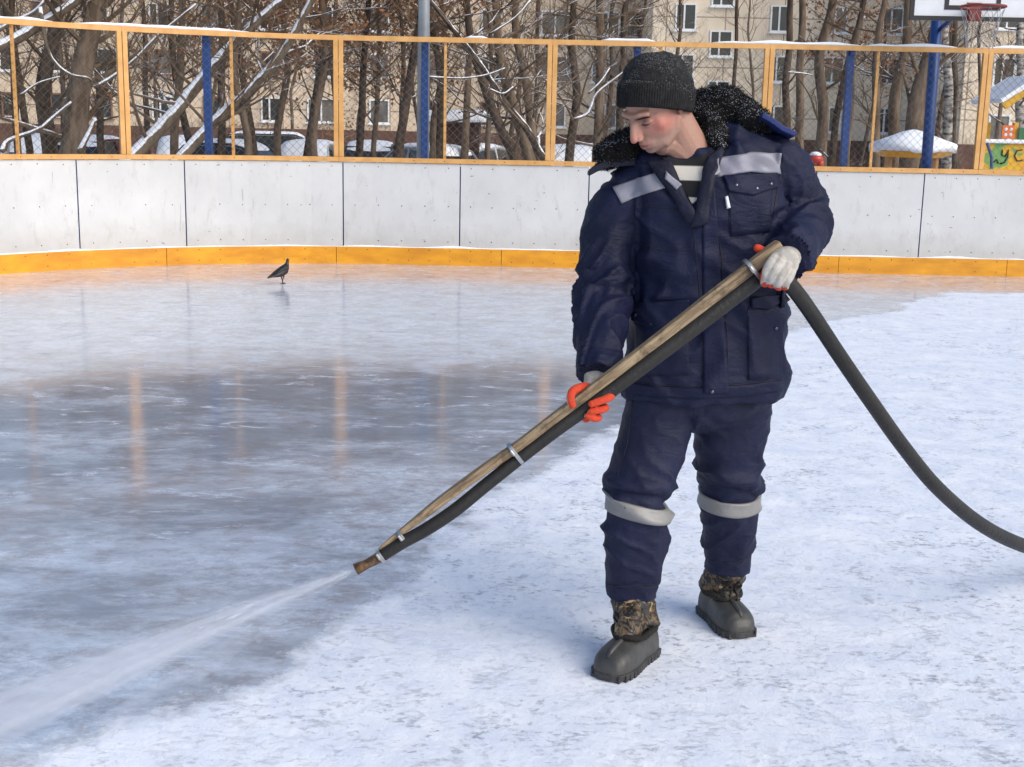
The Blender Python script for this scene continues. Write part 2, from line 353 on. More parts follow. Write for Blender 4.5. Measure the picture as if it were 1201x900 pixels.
# ================================================================== BASKETBALL HOOP
hoop = tag(empty('basketball_hoop', (4.6, 15.1, 0)), 'basketball backboard with red rim and net on a blue pole behind the fence', 'basketball hoop')
YB = 14.05; bc = P(1139, 25, YB); zb = bc.z; bx = bc.x
RED = mat('rim_red', (.19, .03, .024), .5); BBW = mat('backboard_white', (.72, .74, .77), .35, var=.08); BLK = mat('black_paint', (.015, .015, .018), .4); NETM = mat('net_cord', (.30, .30, .31), .7)
mb = MB(); mb.box((bx, YB + .01, zb + .475), (1.30, .02, .95)); mb.build('backboard', BBW, hoop)
mb = MB(); fw = .045
for (x, z, sx, sz) in ((0, fw / 2, 1.32, fw), (0, .95 - fw / 2, 1.32, fw)): mb.box((bx + x, YB - .004, zb + z), (sx, .034, sz))
for sgn in (-1, 1): mb.box((bx + sgn * (.66 - fw / 2), YB - .004, zb + .475), (fw, .034, .95 - 2 * fw - .002))
for (x, z, sx, sz) in ((0, .135, .59, .045), (0, .565, .59, .045), (-.2725, .35, .045, .385), (.2725, .35, .045, .385)): mb.box((bx + x, YB - .003, zb + z), (sx, .008, sz))
mb.build('backboard_frame', BLK, hoop)
rc = Vector((bx + .012, YB - .29, P(1148, 8, YB - .29).z)); mb = MB()
mb.tube([rc + Vector((math.cos(t) * .225, math.sin(t) * .225, 0)) for t in np.linspace(0, 2 * math.pi, 33)[:-1]], .013, 8, closed=True)
rim = mb.build('rim', RED, hoop, smooth=True)
mb = MB(); mb.box(rc + Vector((0, .245, -.045)), (.13, .06, .15)); mb.box(rc + Vector((0, .27, -.03)), (.16, .012, .19)); mb.build('rim_bracket', RED, rim, bevel=.005)
mb = MB(); nt_ = 12
for k in range(nt_):
    for sg in (-1, 1):
        pp = []
        for j in range(9):
            t = 2 * math.pi * (k + sg * j * .25) / nt_; rr_ = .222 - .09 * (j / 8) ** .7; pp.append(rc + Vector((math.cos(t) * rr_, math.sin(t) * rr_, -.02 - .40 * j / 8)))
        mb.tube(pp, .0026, 3, cap=False)
mb.build('net', NETM, hoop, fix=False)
pc = P(1094, 120, 15.05); tp = P(1100, 30, 15.05)
mb = MB(); mb.tube([(pc.x, 15.05, -.4), (tp.x - .02, 15.05, 3.3)], .062, 16); mb.build('pole', BL, hoop, smooth=True)
mb = MB(); mb.tube([(pc.x, 15.0, 3.22), (bx, YB + .03, zb + .6)], .04, 10); mb.tube([(pc.x, 15.0, 2.75), (bx, YB + .03, zb + .2)], .025, 10); mb.build('arm', BL, hoop, smooth=True)
# lamp post behind the fence
lp = tag(empty('lamp_post', (P(497, 100, 16.2).x, 16.2, -.4)), 'grey galvanised lamp post behind the fence beside a blue post', 'lamp post')
a = P(495.5, 187, 16.2); b = P(499.5, 0, 16.2); d = Vector((0, 0, 1))
mb = MB(); mb.tube([Vector((a.x, 16.2, -.5)), Vector((a.x + .02, 16.2, 7.5))], [.085, .055], 16); mb.build('shaft', GAL, lp, smooth=True)
mb = MB(); mb.tube([(a.x + .02, 16.2, 7.4), (a.x + .02, 15.9, 7.8), (a.x + .02, 15.2, 7.95)], .03, 8); mb.build('bracket_arm', GAL, lp, smooth=True)
mb = MB(); mb.ball((a.x + .02, 14.9, 7.93), (.14, .38, .07)); mb.build('lamp_head', GAL, lp, smooth=True)
# ================================================================== PIGEON
fp = G(331, 333); pg = empty('pigeon', (fp.x, fp.y, 0), R(55))
pg = tag(pg, 'dark grey pigeon standing on the wet ice near the boards', 'pigeon')
PGM, n_, b_ = newmat('pigeon_feathers'); q = N(n_); c = q.mix(q.ramp(q.noise(q.coord(), 18, 5), [(.4, 0.0), (.6, 1.0)]), (.010, .010, .011), (.028, .026, .028)); q.link(c, b_.inputs['Base Color']); b_.inputs['Roughness'].default_value = .45
PGM2 = mat('pigeon_leg', (.05, .022, .02), .6)
mb = MB()
sec = [(-.215, .078, .012, .004), (-.16, .088, .022, .008), (-.11, .1, .035, .022), (-.06, .118, .05, .042), (-.01, .132, .058, .054), (.035, .15, .052, .056), (.065, .175, .036, .042), (.078, .205, .023, .026), (.082, .228, .019, .02), (.087, .248, .0195, .0195), (.094, .262, .012, .012)]
def pig(x, z, ry, rz_):
    t = (x > .03) * min(1, (x - .03) / .05); ax = Vector((-.9 * t - 0, 0, 1)) if t else Vector((-.2, 0, 1)); ax.normalize()
    return circ_loop(Vector((x, 0, z)), Vector((0, ry, 0)), ax * rz_, 14)
mb.loops([pig(*s) for s in sec]); mb.tube([(.104, 0, .252), (.116, 0, .249), (.127, 0, .243)], [.006, .004, .001], 6)
me = remesh(mb, .004, 2); me.materials.append(PGM); mo = Matrix.Translation(fp) @ Matrix.Rotation(R(55), 4, 'Z') @ Matrix.Scale(.92, 4); me.transform(mo); link('body', me, pg, smooth=True)
mb = MB()
for sg in (-1, 1): mb.loops([circ_loop(Vector((x, sg * (.046 + o), z)), Vector((0, .012, 0)), Vector((.1, 0, 1)) * h, 8) for x, z, h, o in ((.035, .14, .028, 0), (-.02, .128, .036, .006), (-.08, .11, .026, .0), (-.15, .094, .012, -.02), (-.19, .088, .004, -.03))])
mb.v = [tuple(mo @ Vector(p)) for p in mb.v]; mb.build('wings', PGM, pg, smooth=True)
for sg, fx in ((-1, -.012), (1, .028)):
    mb = MB(); mb.tube([(0.005, sg * .022, .085), (fx - .006, sg * .024, .04), (fx, sg * .024, .004)], [.009, .004, .0035], 6)
    for a in (-.5, 0, .5, 3.14): mb.tube([(fx, sg * .024, .005), (fx + .034 * math.cos(a), sg * .024 + .034 * math.sin(a), .003)], [.0035, .002], 5)
    mb.v = [tuple(mo @ Vector(p)) for p in mb.v]; mb.build('leg', PGM2, pg)

# ================================================================== BUILDINGS
def facade_mat(name, c, c2, mortar, sx, sz, off=0):
    m, n, b = newmat(name); q = N(n); tc = q.node('ShaderNodeTexCoord'); sepx = q.node('ShaderNodeSeparateXYZ'); q.link(tc.outputs['Object'], sepx.inputs[0])
    cmb = q.node('ShaderNodeCombineXYZ'); q.link(q.math('ADD', sepx.outputs[0], sepx.outputs[1]), cmb.inputs[0]); q.link(q.math('ADD', sepx.outputs[2], off), cmb.inputs[1])
    br = q.node('ShaderNodeTexBrick'); br.offset = 0; q.link(cmb.outputs[0], br.inputs['Vector'])
    br.inputs['Scale'].default_value = 1; br.inputs['Mortar Size'].default_value = .035; br.inputs['Brick Width'].default_value = sx; br.inputs['Row Height'].default_value = sz
    br.inputs['Color1'].default_value = (*c, 1); br.inputs['Color2'].default_value = (*c2, 1); br.inputs['Mortar'].default_value = (*mortar, 1)
    f = q.ramp(q.noise(q.coord((1, 1, .35)), .8, 8, .7), [(.4, 0.0), (.7, .55)])
    q.link(q.mix(f, br.outputs['Color'], tuple(x * .62 for x in c)), b.inputs['Base Color']); b.inputs['Roughness'].default_value = .85; return m
CREAM = facade_mat('cream_panels', (.80, .68, .52), (.74, .62, .47), (.30, .24, .18), 3.2, 2.65, .37)
CREAM2 = facade_mat('warm_panels', (.70, .56, .41), (.64, .51, .37), (.25, .18, .13), 3.2, 2.65, .37)
PLINTH = mat('red_plinth', (.15, .075, .055), .85, var=.4, vscale=2)
FRW = mat('window_white', (.74, .74, .73), .5); FRB = mat('window_brown', (.22, .11, .06), .6)
GLS = mat('window_glass', (.035, .04, .045), .12, spec=.7, var=.5, vscale=.7)
CURT = mat('window_curtained', (.20, .19, .17), .25, var=.6, vscale=1.6, spec=.6)
ROOFM = mat('roof_felt', (.12, .12, .13), .8)
def building(name, label, x0, x1, Y, depth, H, wallm, wins, brown=False):
    b = tag(empty(name, ((x0 + x1) / 2, Y, -.45)), label, 'apartment block')
    mb = MB(); mb.box(((x0 + x1) / 2, Y + depth / 2, (H + 1.6) / 2), (x1 - x0, depth, H - .5)); mb.build('wall', wallm, b)
    mb = MB(); mb.box(((x0 + x1) / 2, Y + depth / 2 - .06, .30), (x1 - x0 + .1, depth, 1.7)); mb.build('plinth', PLINTH, b)
    mb = MB(); mb.box(((x0 + x1) / 2, Y + depth / 2, H + .85), (x1 - x0 + .6, depth + .8, .3)); mb.cur = 1; mb.box(((x0 + x1) / 2, Y + depth / 2, H + 1.08), (x1 - x0 + .5, depth + .7, .16)); mb.build('roof', [ROOFM, SNOW], b)
    for (x, z, ww, hh) in wins:
        fm = FRB if (brown and rnd.random() < .35) else FRW
        mb = MB(); t = .09
        for dz in (-hh / 2 + t / 2, hh / 2 - t / 2): mb.box((x, Y - .03, z + dz), (ww, .10, t))
        for dx in ([-ww / 2 + t / 2, ww / 2 - t / 2] + ([-.08 * ww] if ww > .9 else [])): mb.box((x + dx, Y - .03, z), (t, .096, hh - 2 * t - .004))
        mb.box((x, Y - .1, z - hh / 2 - .05), (ww + .2, .26, .06)); mb.cur = 1; mb.box((x, Y - .1, z - hh / 2), (ww + .16, .22, .04))
        f = mb.build('window', [fm, SNOW], b)
        mb = MB(); mb.box((x, Y - .012, z), (ww - t, .02, hh - t)); mb.build('pane', GLS if rnd.random() < .72 else CURT, f)
    return b
def bx_(px, Y): return P(px, 120, Y).x
W1 = []
for px, kind in ((800, 0), (842, 1), (910, 0), (975, 0), (1040, 0), (1110, 1)):
    for k in range(5):
        if kind == 0: W1.append((bx_(px, 72), 2.27 + 2.65 * k, 1.15, 1.42))
        elif k < 4: W1.append((bx_(px, 72), 3.55 + 2.65 * k, 1.25, 1.4))
building('apartment_block', 'cream panel apartment block with white framed windows behind the man and right hand trees', bx_(762, 72), bx_(1138, 72), 72, 12, 14.2, CREAM, W1)
W2 = []
for px in (-560, -480, -400, -330, -260, -190, -120, -60, 5, 62, 120, 190, 250, 318, 380, 445, 510, 575, 652, 712, 752):
    for k in range(5): W2.append((bx_(px, 78), 2.27 + 2.65 * k, 1.2 if rnd.random() < .7 else 2.0, 1.42))
building('apartment_block', 'long warm beige apartment block half hidden by the dense bare trees on the left', bx_(-620, 78), bx_(764, 78) , 78, 12, 14.2, CREAM2, W2, True)
W3 = []
for px in (1174, 1232, 1290):
    for k in range(5): W3.append((bx_(px, 62), 1.9 + 2.62 * k, 1.05, 1.35))
b3 = building('apartment_block', 'cream corner wing of apartment block with dark windows behind the playground at far right', bx_(1128, 62), bx_(1420, 62), 62, 12, 14.6, CREAM, W3)
W4 = MB()
sh = tag(empty('garden_shed', (P(532, 160, 34).x, 34, -.45)), 'low dark brown kiosk with a snowy flat roof right of the lamp post', 'shed')
a, b = P(505, 142, 34).x, P(562, 142, 34).x; zt = P(532, 142, 34).z
mb = MB(); mb.box(((a + b) / 2, 34.9, (zt - .45) / 2), (b - a, 1.8, zt + .45)); mb.build('wall', mat('dark_brown_wall', (.055, .022, .015), .7, var=.4), sh)
mb = MB(); L = []
for x in np.linspace(a - .15, b + .15, 14): L.append([Vector((x, y, zt + z + .05 * pn(x, y, 2))) for y, z in ((33.8, -.02), (33.8, .12), (34.3, .3), (35.4, .3), (36, .1), (36, -.02))])
mb.loops(L); mb.build('snowy_roof', SNOW, sh, smooth=True)
mb = MB(); mb.box(((a + b) / 2 - .1, 33.985, .35), (.8, .03, 1.1)); mb.build('door', mat('shed_door', (.10, .05, .03), .6), sh)
# ================================================================== CARS
CGL = mat('car_glass', (.02, .024, .028), .1, spec=.7); TYR = mat('tyre', (.015, .015, .015), .8); RIMM = mat('wheel_rim', (.3, .3, .31), .35, .8)
TAILM = mat('tail_lamp', (.45, .012, .01), .25); HEADM = mat('head_lamp', (.7, .7, .72), .15)
def car(paint, label, px, Y, yaw, snow=1, s=1.0, van=False):
    root = empty('parked_car'); W = .86
    if van: prof = [(-2.2, .35, 1.0), (-2.2, 1.1, 1.0), (-2.1, 1.95, .93), (-1.2, 2.02, .93), (1.2, 2.02, .92), (1.75, 1.25, .97), (2.2, 1.05, .95), (2.25, .4, .95)]
    body = MB(); lo = .28
    st = [(-2.1, .55, .86), (-2.02, .92, .9), (-1.4, .98, .96), (-.4, .96, 1.0), (.8, .95, 1.0), (1.5, .88, .97), (2.0, .74, .9), (2.12, .5, .82)]
    if van: st = [(-2.2, .9, .92), (-2.15, 1.1, .96), (-1.4, 1.15, 1), (-.4, 1.15, 1.0), (.8, 1.15, 1.0), (1.5, 1.1, .97), (2.0, .95, .9), (2.12, .5, .82)]
    body.loops([[Vector((x, y * W * ww, z)) for y, z in ((-.82, lo), (-1, lo + .15), (-1, hz * .78), (-.9, hz), (.9, hz), (1, hz * .78), (1, lo + .15), (.82, lo))] for x, hz, ww in st])
    body.build('body', paint, root, smooth=False, bevel=.04)
    top = 1.95 if van else 1.44; zb_ = 1.12 if van else .93
    cs = [(-1.75, zb_, .84), (-1.3, top - .06, .72), (-.9, top, .72), (.1, top, .72), (.45, top - .08, .72), (1.15, zb_, .84)] if not van else [(-2.12, zb_, .9), (-2.0, top - .04, .84), (-1.5, top, .84), (.8, top, .84), (1.1, top - .1, .82), (1.7, zb_, .88)]
    cab = MB()
    cab.loops([[Vector((x, -W * .9, zb_ - .02)), Vector((x, -W * ww, max(zb_, hz))), Vector((x, W * ww, max(zb_, hz))), Vector((x, W * .9, zb_ - .02))] for x, hz, ww in cs]); cab.build('cabin_glass', CGL, root, bevel=.03)
    rf = MB()
    for sy in (-1, 1):
        k = [Vector((x, sy * W * (ww + .012), hz + .005)) for x, hz, ww in cs]; rf.tube(k, .035, 6)
    for i in (1, 3): x, hz, ww = cs[i]; rf.tube([Vector((x, -W * ww, hz)), Vector((x, W * ww, hz))], .035, 6)
    for sy in (-1, 1): rf.tube([Vector((-.35, sy * W * .9, zb_)), Vector((-.35, sy * W * .74, top))], .035, 6)
    rf.build('roof_frame', paint, root)
    if snow:
        sn = MB(); r_ = random.Random(px)
        xs_ = [c_[0] for c_ in cs]; x0, x1 = (xs_[0] + .12, xs_[-1] - .10) if snow > 1 else (xs_[1] - .12, xs_[-2] + .12); L = []
        for i in range(17):
            t = i / 16; x = x0 + (x1 - x0) * t; hz = float(np.interp(x, xs_, [c_[1] for c_ in cs])); e = (1 - abs(2 * t - 1) ** 6); wd = W * float(np.interp(x, xs_, [c_[2] for c_ in cs])) * 1.02
            L.append([Vector((x, y * wd, hz - .04 + z * (.03 + e * .13) + .02 * pn(x * 3, y * 3, px))) for y, z in ((-1, 0), (-.96, .7), (-.65, 1), (0, 1.15), (.65, 1), (.96, .7), (1, 0), (0, -.2))])
        sn.loops(L); sn.build('roof_snow', SNOW, root, smooth=True)
        sn = MB()
        for xa, xb, hz in ((1.05, 2.0, .9 if not van else 1.1), (-2.05, -1.65, .97 if not van else 1.12)):
            L = []
            for i in range(9):
                t = i / 8; x = xa + (xb - xa) * t; e = (1 - abs(2 * t - 1) ** 4); L.append([Vector((x, y * W * .86, hz - (.13 * max(0, x - 1.3)) + z * e * .1 + .015 * pn(x * 4, y * 3, px + 3))) for y, z in ((-1, -.3), (-.9, .7), (0, 1.1), (.9, .7), (1, -.3), (0, -.5))])
            sn.loops(L)
        sn.build('bonnet_snow', SNOW, root, smooth=True)
    for x in (-1.35, 1.35):
        for sy in (-1, 1):
            wh = MB(); wh.tube([(x, sy * (W - .17), .32), (x, sy * (W + .015), .32)], .32, 18); t_ = wh.build('wheel', TYR, root)
            wh = MB(); wh.tube([(x, sy * (W + .0), .32), (x, sy * (W + .025), .32)], .19, 12); wh.build('rim', RIMM, t_)
    for sy in (-1, 1):
        h = MB(); h.box((2.04, sy * .62, .66), (.12, .3, .14)); h.build('headlight', HEADM, root, bevel=.02)
        h = MB(); h.box((-2.07, sy * .7, .82 if not van else 1.2), (.14, .22, .2 if not van else .6)); h.build('taillight', TAILM, root, bevel=.02)
    h = MB(); h.box((-2.1, 0, .6), (.04, .5, .11)); h.build('number_plate', FRW, root)
    root.location = (P(px, 175, Y).x, Y, -.47); root.rotation_euler = (0, 0, yaw); root.scale = (s, s, s)
    return tag(root, label, 'car' if not van else 'van', 'snow covered vehicles parked beyond the fence')
def paint(n, c): return mat(n, c, .3, .2, var=.15, vscale=3)
PW, PS, PD, PB, PR = paint('car_white', (.62, .64, .66)), paint('car_silver', (.33, .35, .37)), paint('car_dark', (.035, .038, .045)), paint('car_blue', (.06, .10, .18)), paint('car_maroon', (.16, .02, .02))
H_ = math.pi / 2
car(PS, 'snow topped silver car at the far left edge behind the leaning trunk', 45, 37, H_ + .3, 2)
car(PR, 'maroon car with snowy roof between the first two thick trunks', 116, 37, H_ - .1)
car(PW, 'pale snow buried car between the blue post and the leaning snowy trunk', 214, 39, -H_ + .25, 2)
car(PD, 'dark car with snow on its roof left of the dark van', 282, 34, -.35)
car(PW, 'white car fully covered in snow in front of the dark van', 366, 37, H_, 2)
car(PD, 'black windowed car with snowy roof just left of the lamp post', 436, 38, H_ + .05)
car(PS, 'silver car with red tail lamp directly behind the lamp post', 496, 34, H_ + .65)
car(PW, 'white snow heaped car with red tail lamp right of the lamp post', 563, 36, H_ - .45, 2)
car(PR, 'red and white snowy car seen through the cluster of leaning trunks', 662, 37, H_ + .1, 2)
car(PS, 'grey car beside the man partly hidden by his fur collar', 706, 40, -H_ + .1)
car(PD, 'dark van with snow along its roof behind the parked cars', 326, 45, .05, van=True, s=.82)
# ================================================================== PLAYGROUND
PY = mat('play_yellow', (.72, .40, .03), .5, var=.2); POR = mat('play_orange', (.72, .16, .03), .5); PGR = mat('play_green', (.03, .16, .06), .5); PBL = mat('play_blue', (.05, .09, .2), .5)
TAN = mat('timber_tan', (.5, .3, .14), .7, var=.3)
sY = 19.6; c0 = P(1071, 172, sY); shl = tag(empty('sandpit_shelter', (c0.x, sY, -.45)), 'low mushroom shelter with a snow covered pyramid roof behind the basketball pole', 'shelter')
a = P(1021, 171, sY); b = P(1120, 172, sY); top = P(1071, 152, sY); hw = (b.x - a.x) / 2; mb = MB(); cx = (a.x + b.x) / 2
nR = 8; L = []
for rr_, zz in ((hw, a.z - .06), (hw * 1.01, a.z + .03), (hw * .62, a.z + (top.z - a.z) * .48), (hw * .28, a.z + (top.z - a.z) * .84), (.02, top.z)): L.append([Vector((cx + rr_ * math.cos(t), sY + rr_ * math.sin(t), zz + (-.03 * math.cos(4 * t)) * (rr_ / hw))) for t in np.linspace(0, 2 * math.pi, 33)[:-1]])
mb.loops(L); mb.build('snowy_roof', SNOW, shl, smooth=True)
mb = MB(); mb.tube([(cx, sY, a.z - .07), (cx, sY, a.z - .16)], [hw * .93, hw * .7], 8, ph=.4); mb.build('roof_boards', PY, shl)
for sx in (-.35, .35): mb = MB(); mb.tube([(cx + sx, sY, -.5), (cx + sx, sY, a.z - .1)], .06, 8); mb.build('post', TAN, shl)
mb = MB(); mb.box((cx, sY, .05), (1.6, 1.2, .08)); mb.build('table', POR, shl)
# play house
hY = 27.0
def hp(px, py, dy=0): return P(px, py, hY + dy)
ph = tag(empty('playhouse', (hp(1190, 180).x, hY, -.45)), 'orange playhouse frame with snowy sloping roof and green panel at the right edge', 'playhouse')
l = hp(1170, 118); r_ = hp(1260, 80); mb = MB()
pl = hp(1168, 120); pr = hp(1212, 93); pr2 = hp(1258, 120)
for dz, mt, nm, y0, y1 in ((0, SNOW, 'snowy_roof', -.35, 1.4), ):
    mb = MB(); mb.prism([(pl.x, pl.z - .03), (pr.x, pr.z - .03), (pr2.x, pr2.z - .03), (pr2.x + .04, pr2.z + .05), (pr.x, pr.z + .1), (pl.x - .05, pl.z + .05)], hY + y0, hY + y1); mb.build(nm, mt, ph, bevel=.02)
mb = MB(); mb.prism([(pl.x + .12, pl.z - .14), (pr.x, pr.z - .16), (pr2.x - .12, pr2.z - .14), (pr2.x - .02, pr2.z - .034), (pr.x, pr.z - .034), (pl.x + .02, pl.z - .034)], hY - .3, hY - .2); mb.build('gable_board', PY, ph)
for px in (1177, 1188.5, 1240):
    mb = MB(); x = hp(px, 150).x; mb.box((x, hY + (.9 if px == 1177 else -.1), .55), (.10, .10, pl.z - .0 + .35)); mb.build('post', PY, ph, bevel=.01)
mb = MB(); p0, p1 = hp(1171, 147), hp(1184, 163); mb.box(((p0.x + p1.x) / 2, hY - .22, (p0.z + p1.z) / 2), (p1.x - p0.x, .04, p0.z - p1.z)); mb.cur = 1
for i in (0, 1):
    for j in (0, 1): mb.ball((p0.x + (p1.x - p0.x) * (.3 + .4 * i), hY - .24, p1.z + (p0.z - p1.z) * (.3 + .4 * j)), (.035, .01, .035), nu=10, nv=6)
mb.build('orange_panel', [POR, BBW], ph)
mb = MB(); p0, p1 = hp(1191, 150), hp(1230, 165); mb.box(((p0.x + p1.x) / 2, hY - .2, (p0.z + p1.z) / 2), (p1.x - p0.x, .04, p0.z - p1.z)); mb.build('green_panel', PGR, ph)
# graffiti wall
gY = 23.0; g0, g1 = P(1157, 168, gY), P(1262, 199, gY)
GM, n_, b_ = newmat('graffiti_yellow'); q = N(n_); c = q.mix(q.ramp(q.noise(q.coord((1, 1, 1)), 3.0, 3, .5), [(.54, 0.0), (.58, 1.0)]), (.72, .40, .02), (.16, .36, .10)); q.link(q.mix(q.ramp(q.noise(q.coord(), 1.1, 4), [(.5, 0.0), (.7, .6)]), c, (.62, .20, .02)), b_.inputs['Base Color'])
gw = tag(empty('playground_wall', ((g0.x + g1.x) / 2, gY, -.45)), 'low yellow wall with green and black graffiti and a snowy top at the right edge', 'wall')
mb = MB(); mb.box(((g0.x + g1.x) / 2, gY + .1, (g0.z - .45) / 2), (g1.x - g0.x, .12, g0.z + .45)); mb.build('panel', GM, gw)
mb = MB(); mb.box(((g0.x + g1.x) / 2, gY + .1, g0.z + .035), (g1.x - g0.x + .15, .3, .07)); mb.build('snow_cap', SNOW, gw, bevel=.02)
mb = MB()
def stroke(pl): mb.tube([P(x, y, gY + .03) for x, y in pl], .013, 5)
stroke([(1176, 176), (1175, 182), (1179, 184), (1183, 176), (1182, 184), (1178, 191), (1173, 192)]); stroke([(1199, 176), (1193, 177), (1190, 183), (1193, 189), (1200, 188)]); stroke([(1165, 191), (1169, 187), (1171, 192)]); stroke([(1206, 176), (1206, 189)]); stroke([(1206, 177), (1214, 178)]); stroke([(1206, 183), (1213, 184), (1212, 189), (1206, 189)])
mb.build('graffiti', BLK, gw, smooth=True)
mb = MB(); mb.tube([P(1158, 168, gY - .1), P(1163, 184, gY - .15), P(1163, 198, gY - .15)], .03, 8); mb.build('rail', PBL, gw)
ry = 22.0; rp = P(956, 190, ry); rt = tag(empty('play_rider', (rp.x, ry, -.45)), 'small red spring rider capped with snow beside the man\'s shoulder', 'spring rider')
mb = MB(); mb.ball((rp.x, ry, rp.z + .05), (.13, .16, .09)); mb.ball((rp.x + .08, ry, rp.z - .03), (.07, .1, .08)); mb.build('seat', mat('rider_red', (.5, .05, .03), .4), rt, smooth=True)
mb = MB(); mb.ball((rp.x, ry, rp.z + .12), (.10, .13, .05)); mb.build('snow_cap', SNOW, rt, smooth=True)
mb = MB(); mb.tube([(rp.x + .07 * math.cos(t), ry + .07 * math.sin(t), -.5 + (rp.z + .45) * t / 44) for t in np.linspace(0, 44, 90)], .012, 5); mb.build('spring', DK, rt)
# ================================================================== TREES
def bark(name, c1, c2, sc, snow=.42, birch=False):
    m, n, b = newmat(name); q = N(n); b.inputs['Roughness'].default_value = .9; b.inputs['Specular IOR Level'].default_value = .2
    f = q.noise(q.coord((1, 1, .22) if not birch else (1, 1, 2.5)), sc, 6, .65); c = q.mix(q.ramp(f, [(.42, 0.0), (.6, 1.0)]), c1, c2)
    sf = q.ramp(q.math('ADD', q.upz(), q.math('MULTIPLY', q.math('SUBTRACT', q.noise(q.coord(), 3.5, 5), .5), 1.1)), [(snow, 0.0), (snow + .1, 1.0)])
    q.link(q.mix(sf, c, (.82, .85, .90)), b.inputs['Base Color'])
    q.link(q.bump(f, .8, .04), b.inputs['Normal']); return m
BK = bark('bark_brown', (.105, .075, .053), (.20, .15, .108), 9); BKD = bark('bark_dark', (.055, .041, .032), (.12, .088, .066), 8, .5); BKW = bark('bark_birch', (.46, .43, .39), (.06, .05, .045), 6, .75, True); BKS = bark('bark_snowy', (.10, .075, .055), (.18, .14, .1), 9, .12)
TWG = bark('twig', (.10, .07, .048), (.19, .135, .092), 4, .74); LEAF = mat('dead_leaf', (.30, .135, .055), .8, c2=(.17, .085, .045), vscale=1.5)
def limb(mbs, p, d, L, r0, depth, r_, seg=4, up=.12, lf=None, tw=0):
    pts = [Vector(p)]; d = d.normalized(); rad = [r0]
    for i in range(seg):
        d = (d + Vector((r_.gauss(0, .16), r_.gauss(0, .16), r_.gauss(0, .1) + up))).normalized(); pts.append(pts[-1] + d * L / seg); rad.append(r0 * (1 - .8 * (i + 1) / seg))
    mbs.tube(pts, rad, 5 if r0 > .02 else 3, cap=False)
    if depth > 0:
        n = r_.randint(3, 5) if depth > 1 else r_.randint(4, 7)
        for k in range(n):
            t = r_.uniform(.2, 1); i = min(seg - 1, int(t * seg)); q_ = pts[i].lerp(pts[i + 1], t * seg - i)
            a = r_.uniform(0, 2 * math.pi); s_ = Vector((math.cos(a), math.sin(a), r_.uniform(-.2, .7))); dd = ((pts[i + 1] - pts[i]).normalized() * .8 + s_ * .9)
            limb(mbs, q_, dd, L * r_.uniform(.38, .62), max(.0038, r0 * (1 - .7 * t) * .55), depth - 1, r_, 3 if depth > 1 else 2, up, lf)
    elif lf is not None:
        for k in range(3):
            if r_.random() < .25: continue
            c = pts[-1 - (k % 2)] + Vector((r_.gauss(0, .05), r_.gauss(0, .05), r_.gauss(0, .05) - .03)); a = Vector((r_.gauss(0, 1), r_.gauss(0, 1), r_.gauss(0, 1))).normalized() * .05; b = a.cross(Vector((r_.gauss(0, 1), r_.gauss(0, 1), r_.gauss(0, 1)))).normalized() * .03
            lf.add([c - a, c + b, c + a, c - b], [(0, 1, 2, 3)])
def tree_meshes(trunk, rad, seed, nb=26, depth=2, bl=1.8, z0=1.2, leaves=False, twigs_down=False, bm_=BK, n=10):
    r_ = random.Random(seed); tk = bez([(*p, r) for p, r in zip(trunk, rad)], 5)
    mt = MB(); mt.tube([Vector(t[:3]) + Vector((pn(t[2] * .8, seed, 1), pn(t[2] * .8, seed, 5), 0)) * .08 for t in tk], [t[3] for t in tk], n)
    mc = MB(); ml = MB() if leaves else None
    for k in range(nb):
        i = r_.randint(0, len(tk) - 2); t = r_.random(); q_ = Vector(tk[i][:3]).lerp(Vector(tk[i + 1][:3]), t); rr_ = tk[i][3]
        if q_.z < z0: continue
        a = r_.uniform(0, 2 * math.pi); d = Vector((math.cos(a), math.sin(a), r_.uniform(.1, 1.1)))
        limb(mc, q_, d, bl * r_.uniform(.5, 1.15) , min(.05, max(.012, rr_ * .32)), depth, r_, 5, .06, ml)
    return mt, mc, ml
def place_tree(ms, name, label, cat='tree', group=None, bm_=BK, tm=TWG, loc=(0, 0, 0), lm=None):
    root = empty(name); mt, mc, ml = ms; mt.build('trunk', bm_, root, smooth=True, fix=False)
    if mc and mc.v: mc.build('crown', tm, root, fix=False)
    if ml and ml.v: ml.build('dead_leaves', lm or LEAF, root, fix=False)
    root.location = loc; return tag(root, label, cat, group)
def T(pxs, Y, w_, **k):   # trunk through photo points, extended down to the ground and up; radius in pixels
    sc = Y / F; pts = [P(x, y, Y + dy) for x, y, dy in pxs]; d0 = (pts[0] - pts[1]).normalized(); b = pts[0] + d0 * max(0.01, (pts[0].z + .5) / max(.15, -d0.z)); 
    d1 = (pts[-1] - pts[-2]).normalized(); tops = [pts[-1] + d1 * 1.6, pts[-1] + (d1 + Vector((0, 0, .3))).normalized() * 4.2]
    allp = [b] + pts + tops; nn = len(allp); rad = [w_ / 2 * sc * (1.15 - .75 * (i / (nn - 1)) ** 1.3) for i in range(nn)]
    base = Vector((b.x, b.y, -.5)); return [p - base for p in allp], rad, base
FG = 'bare winter trees behind the mesh fence'
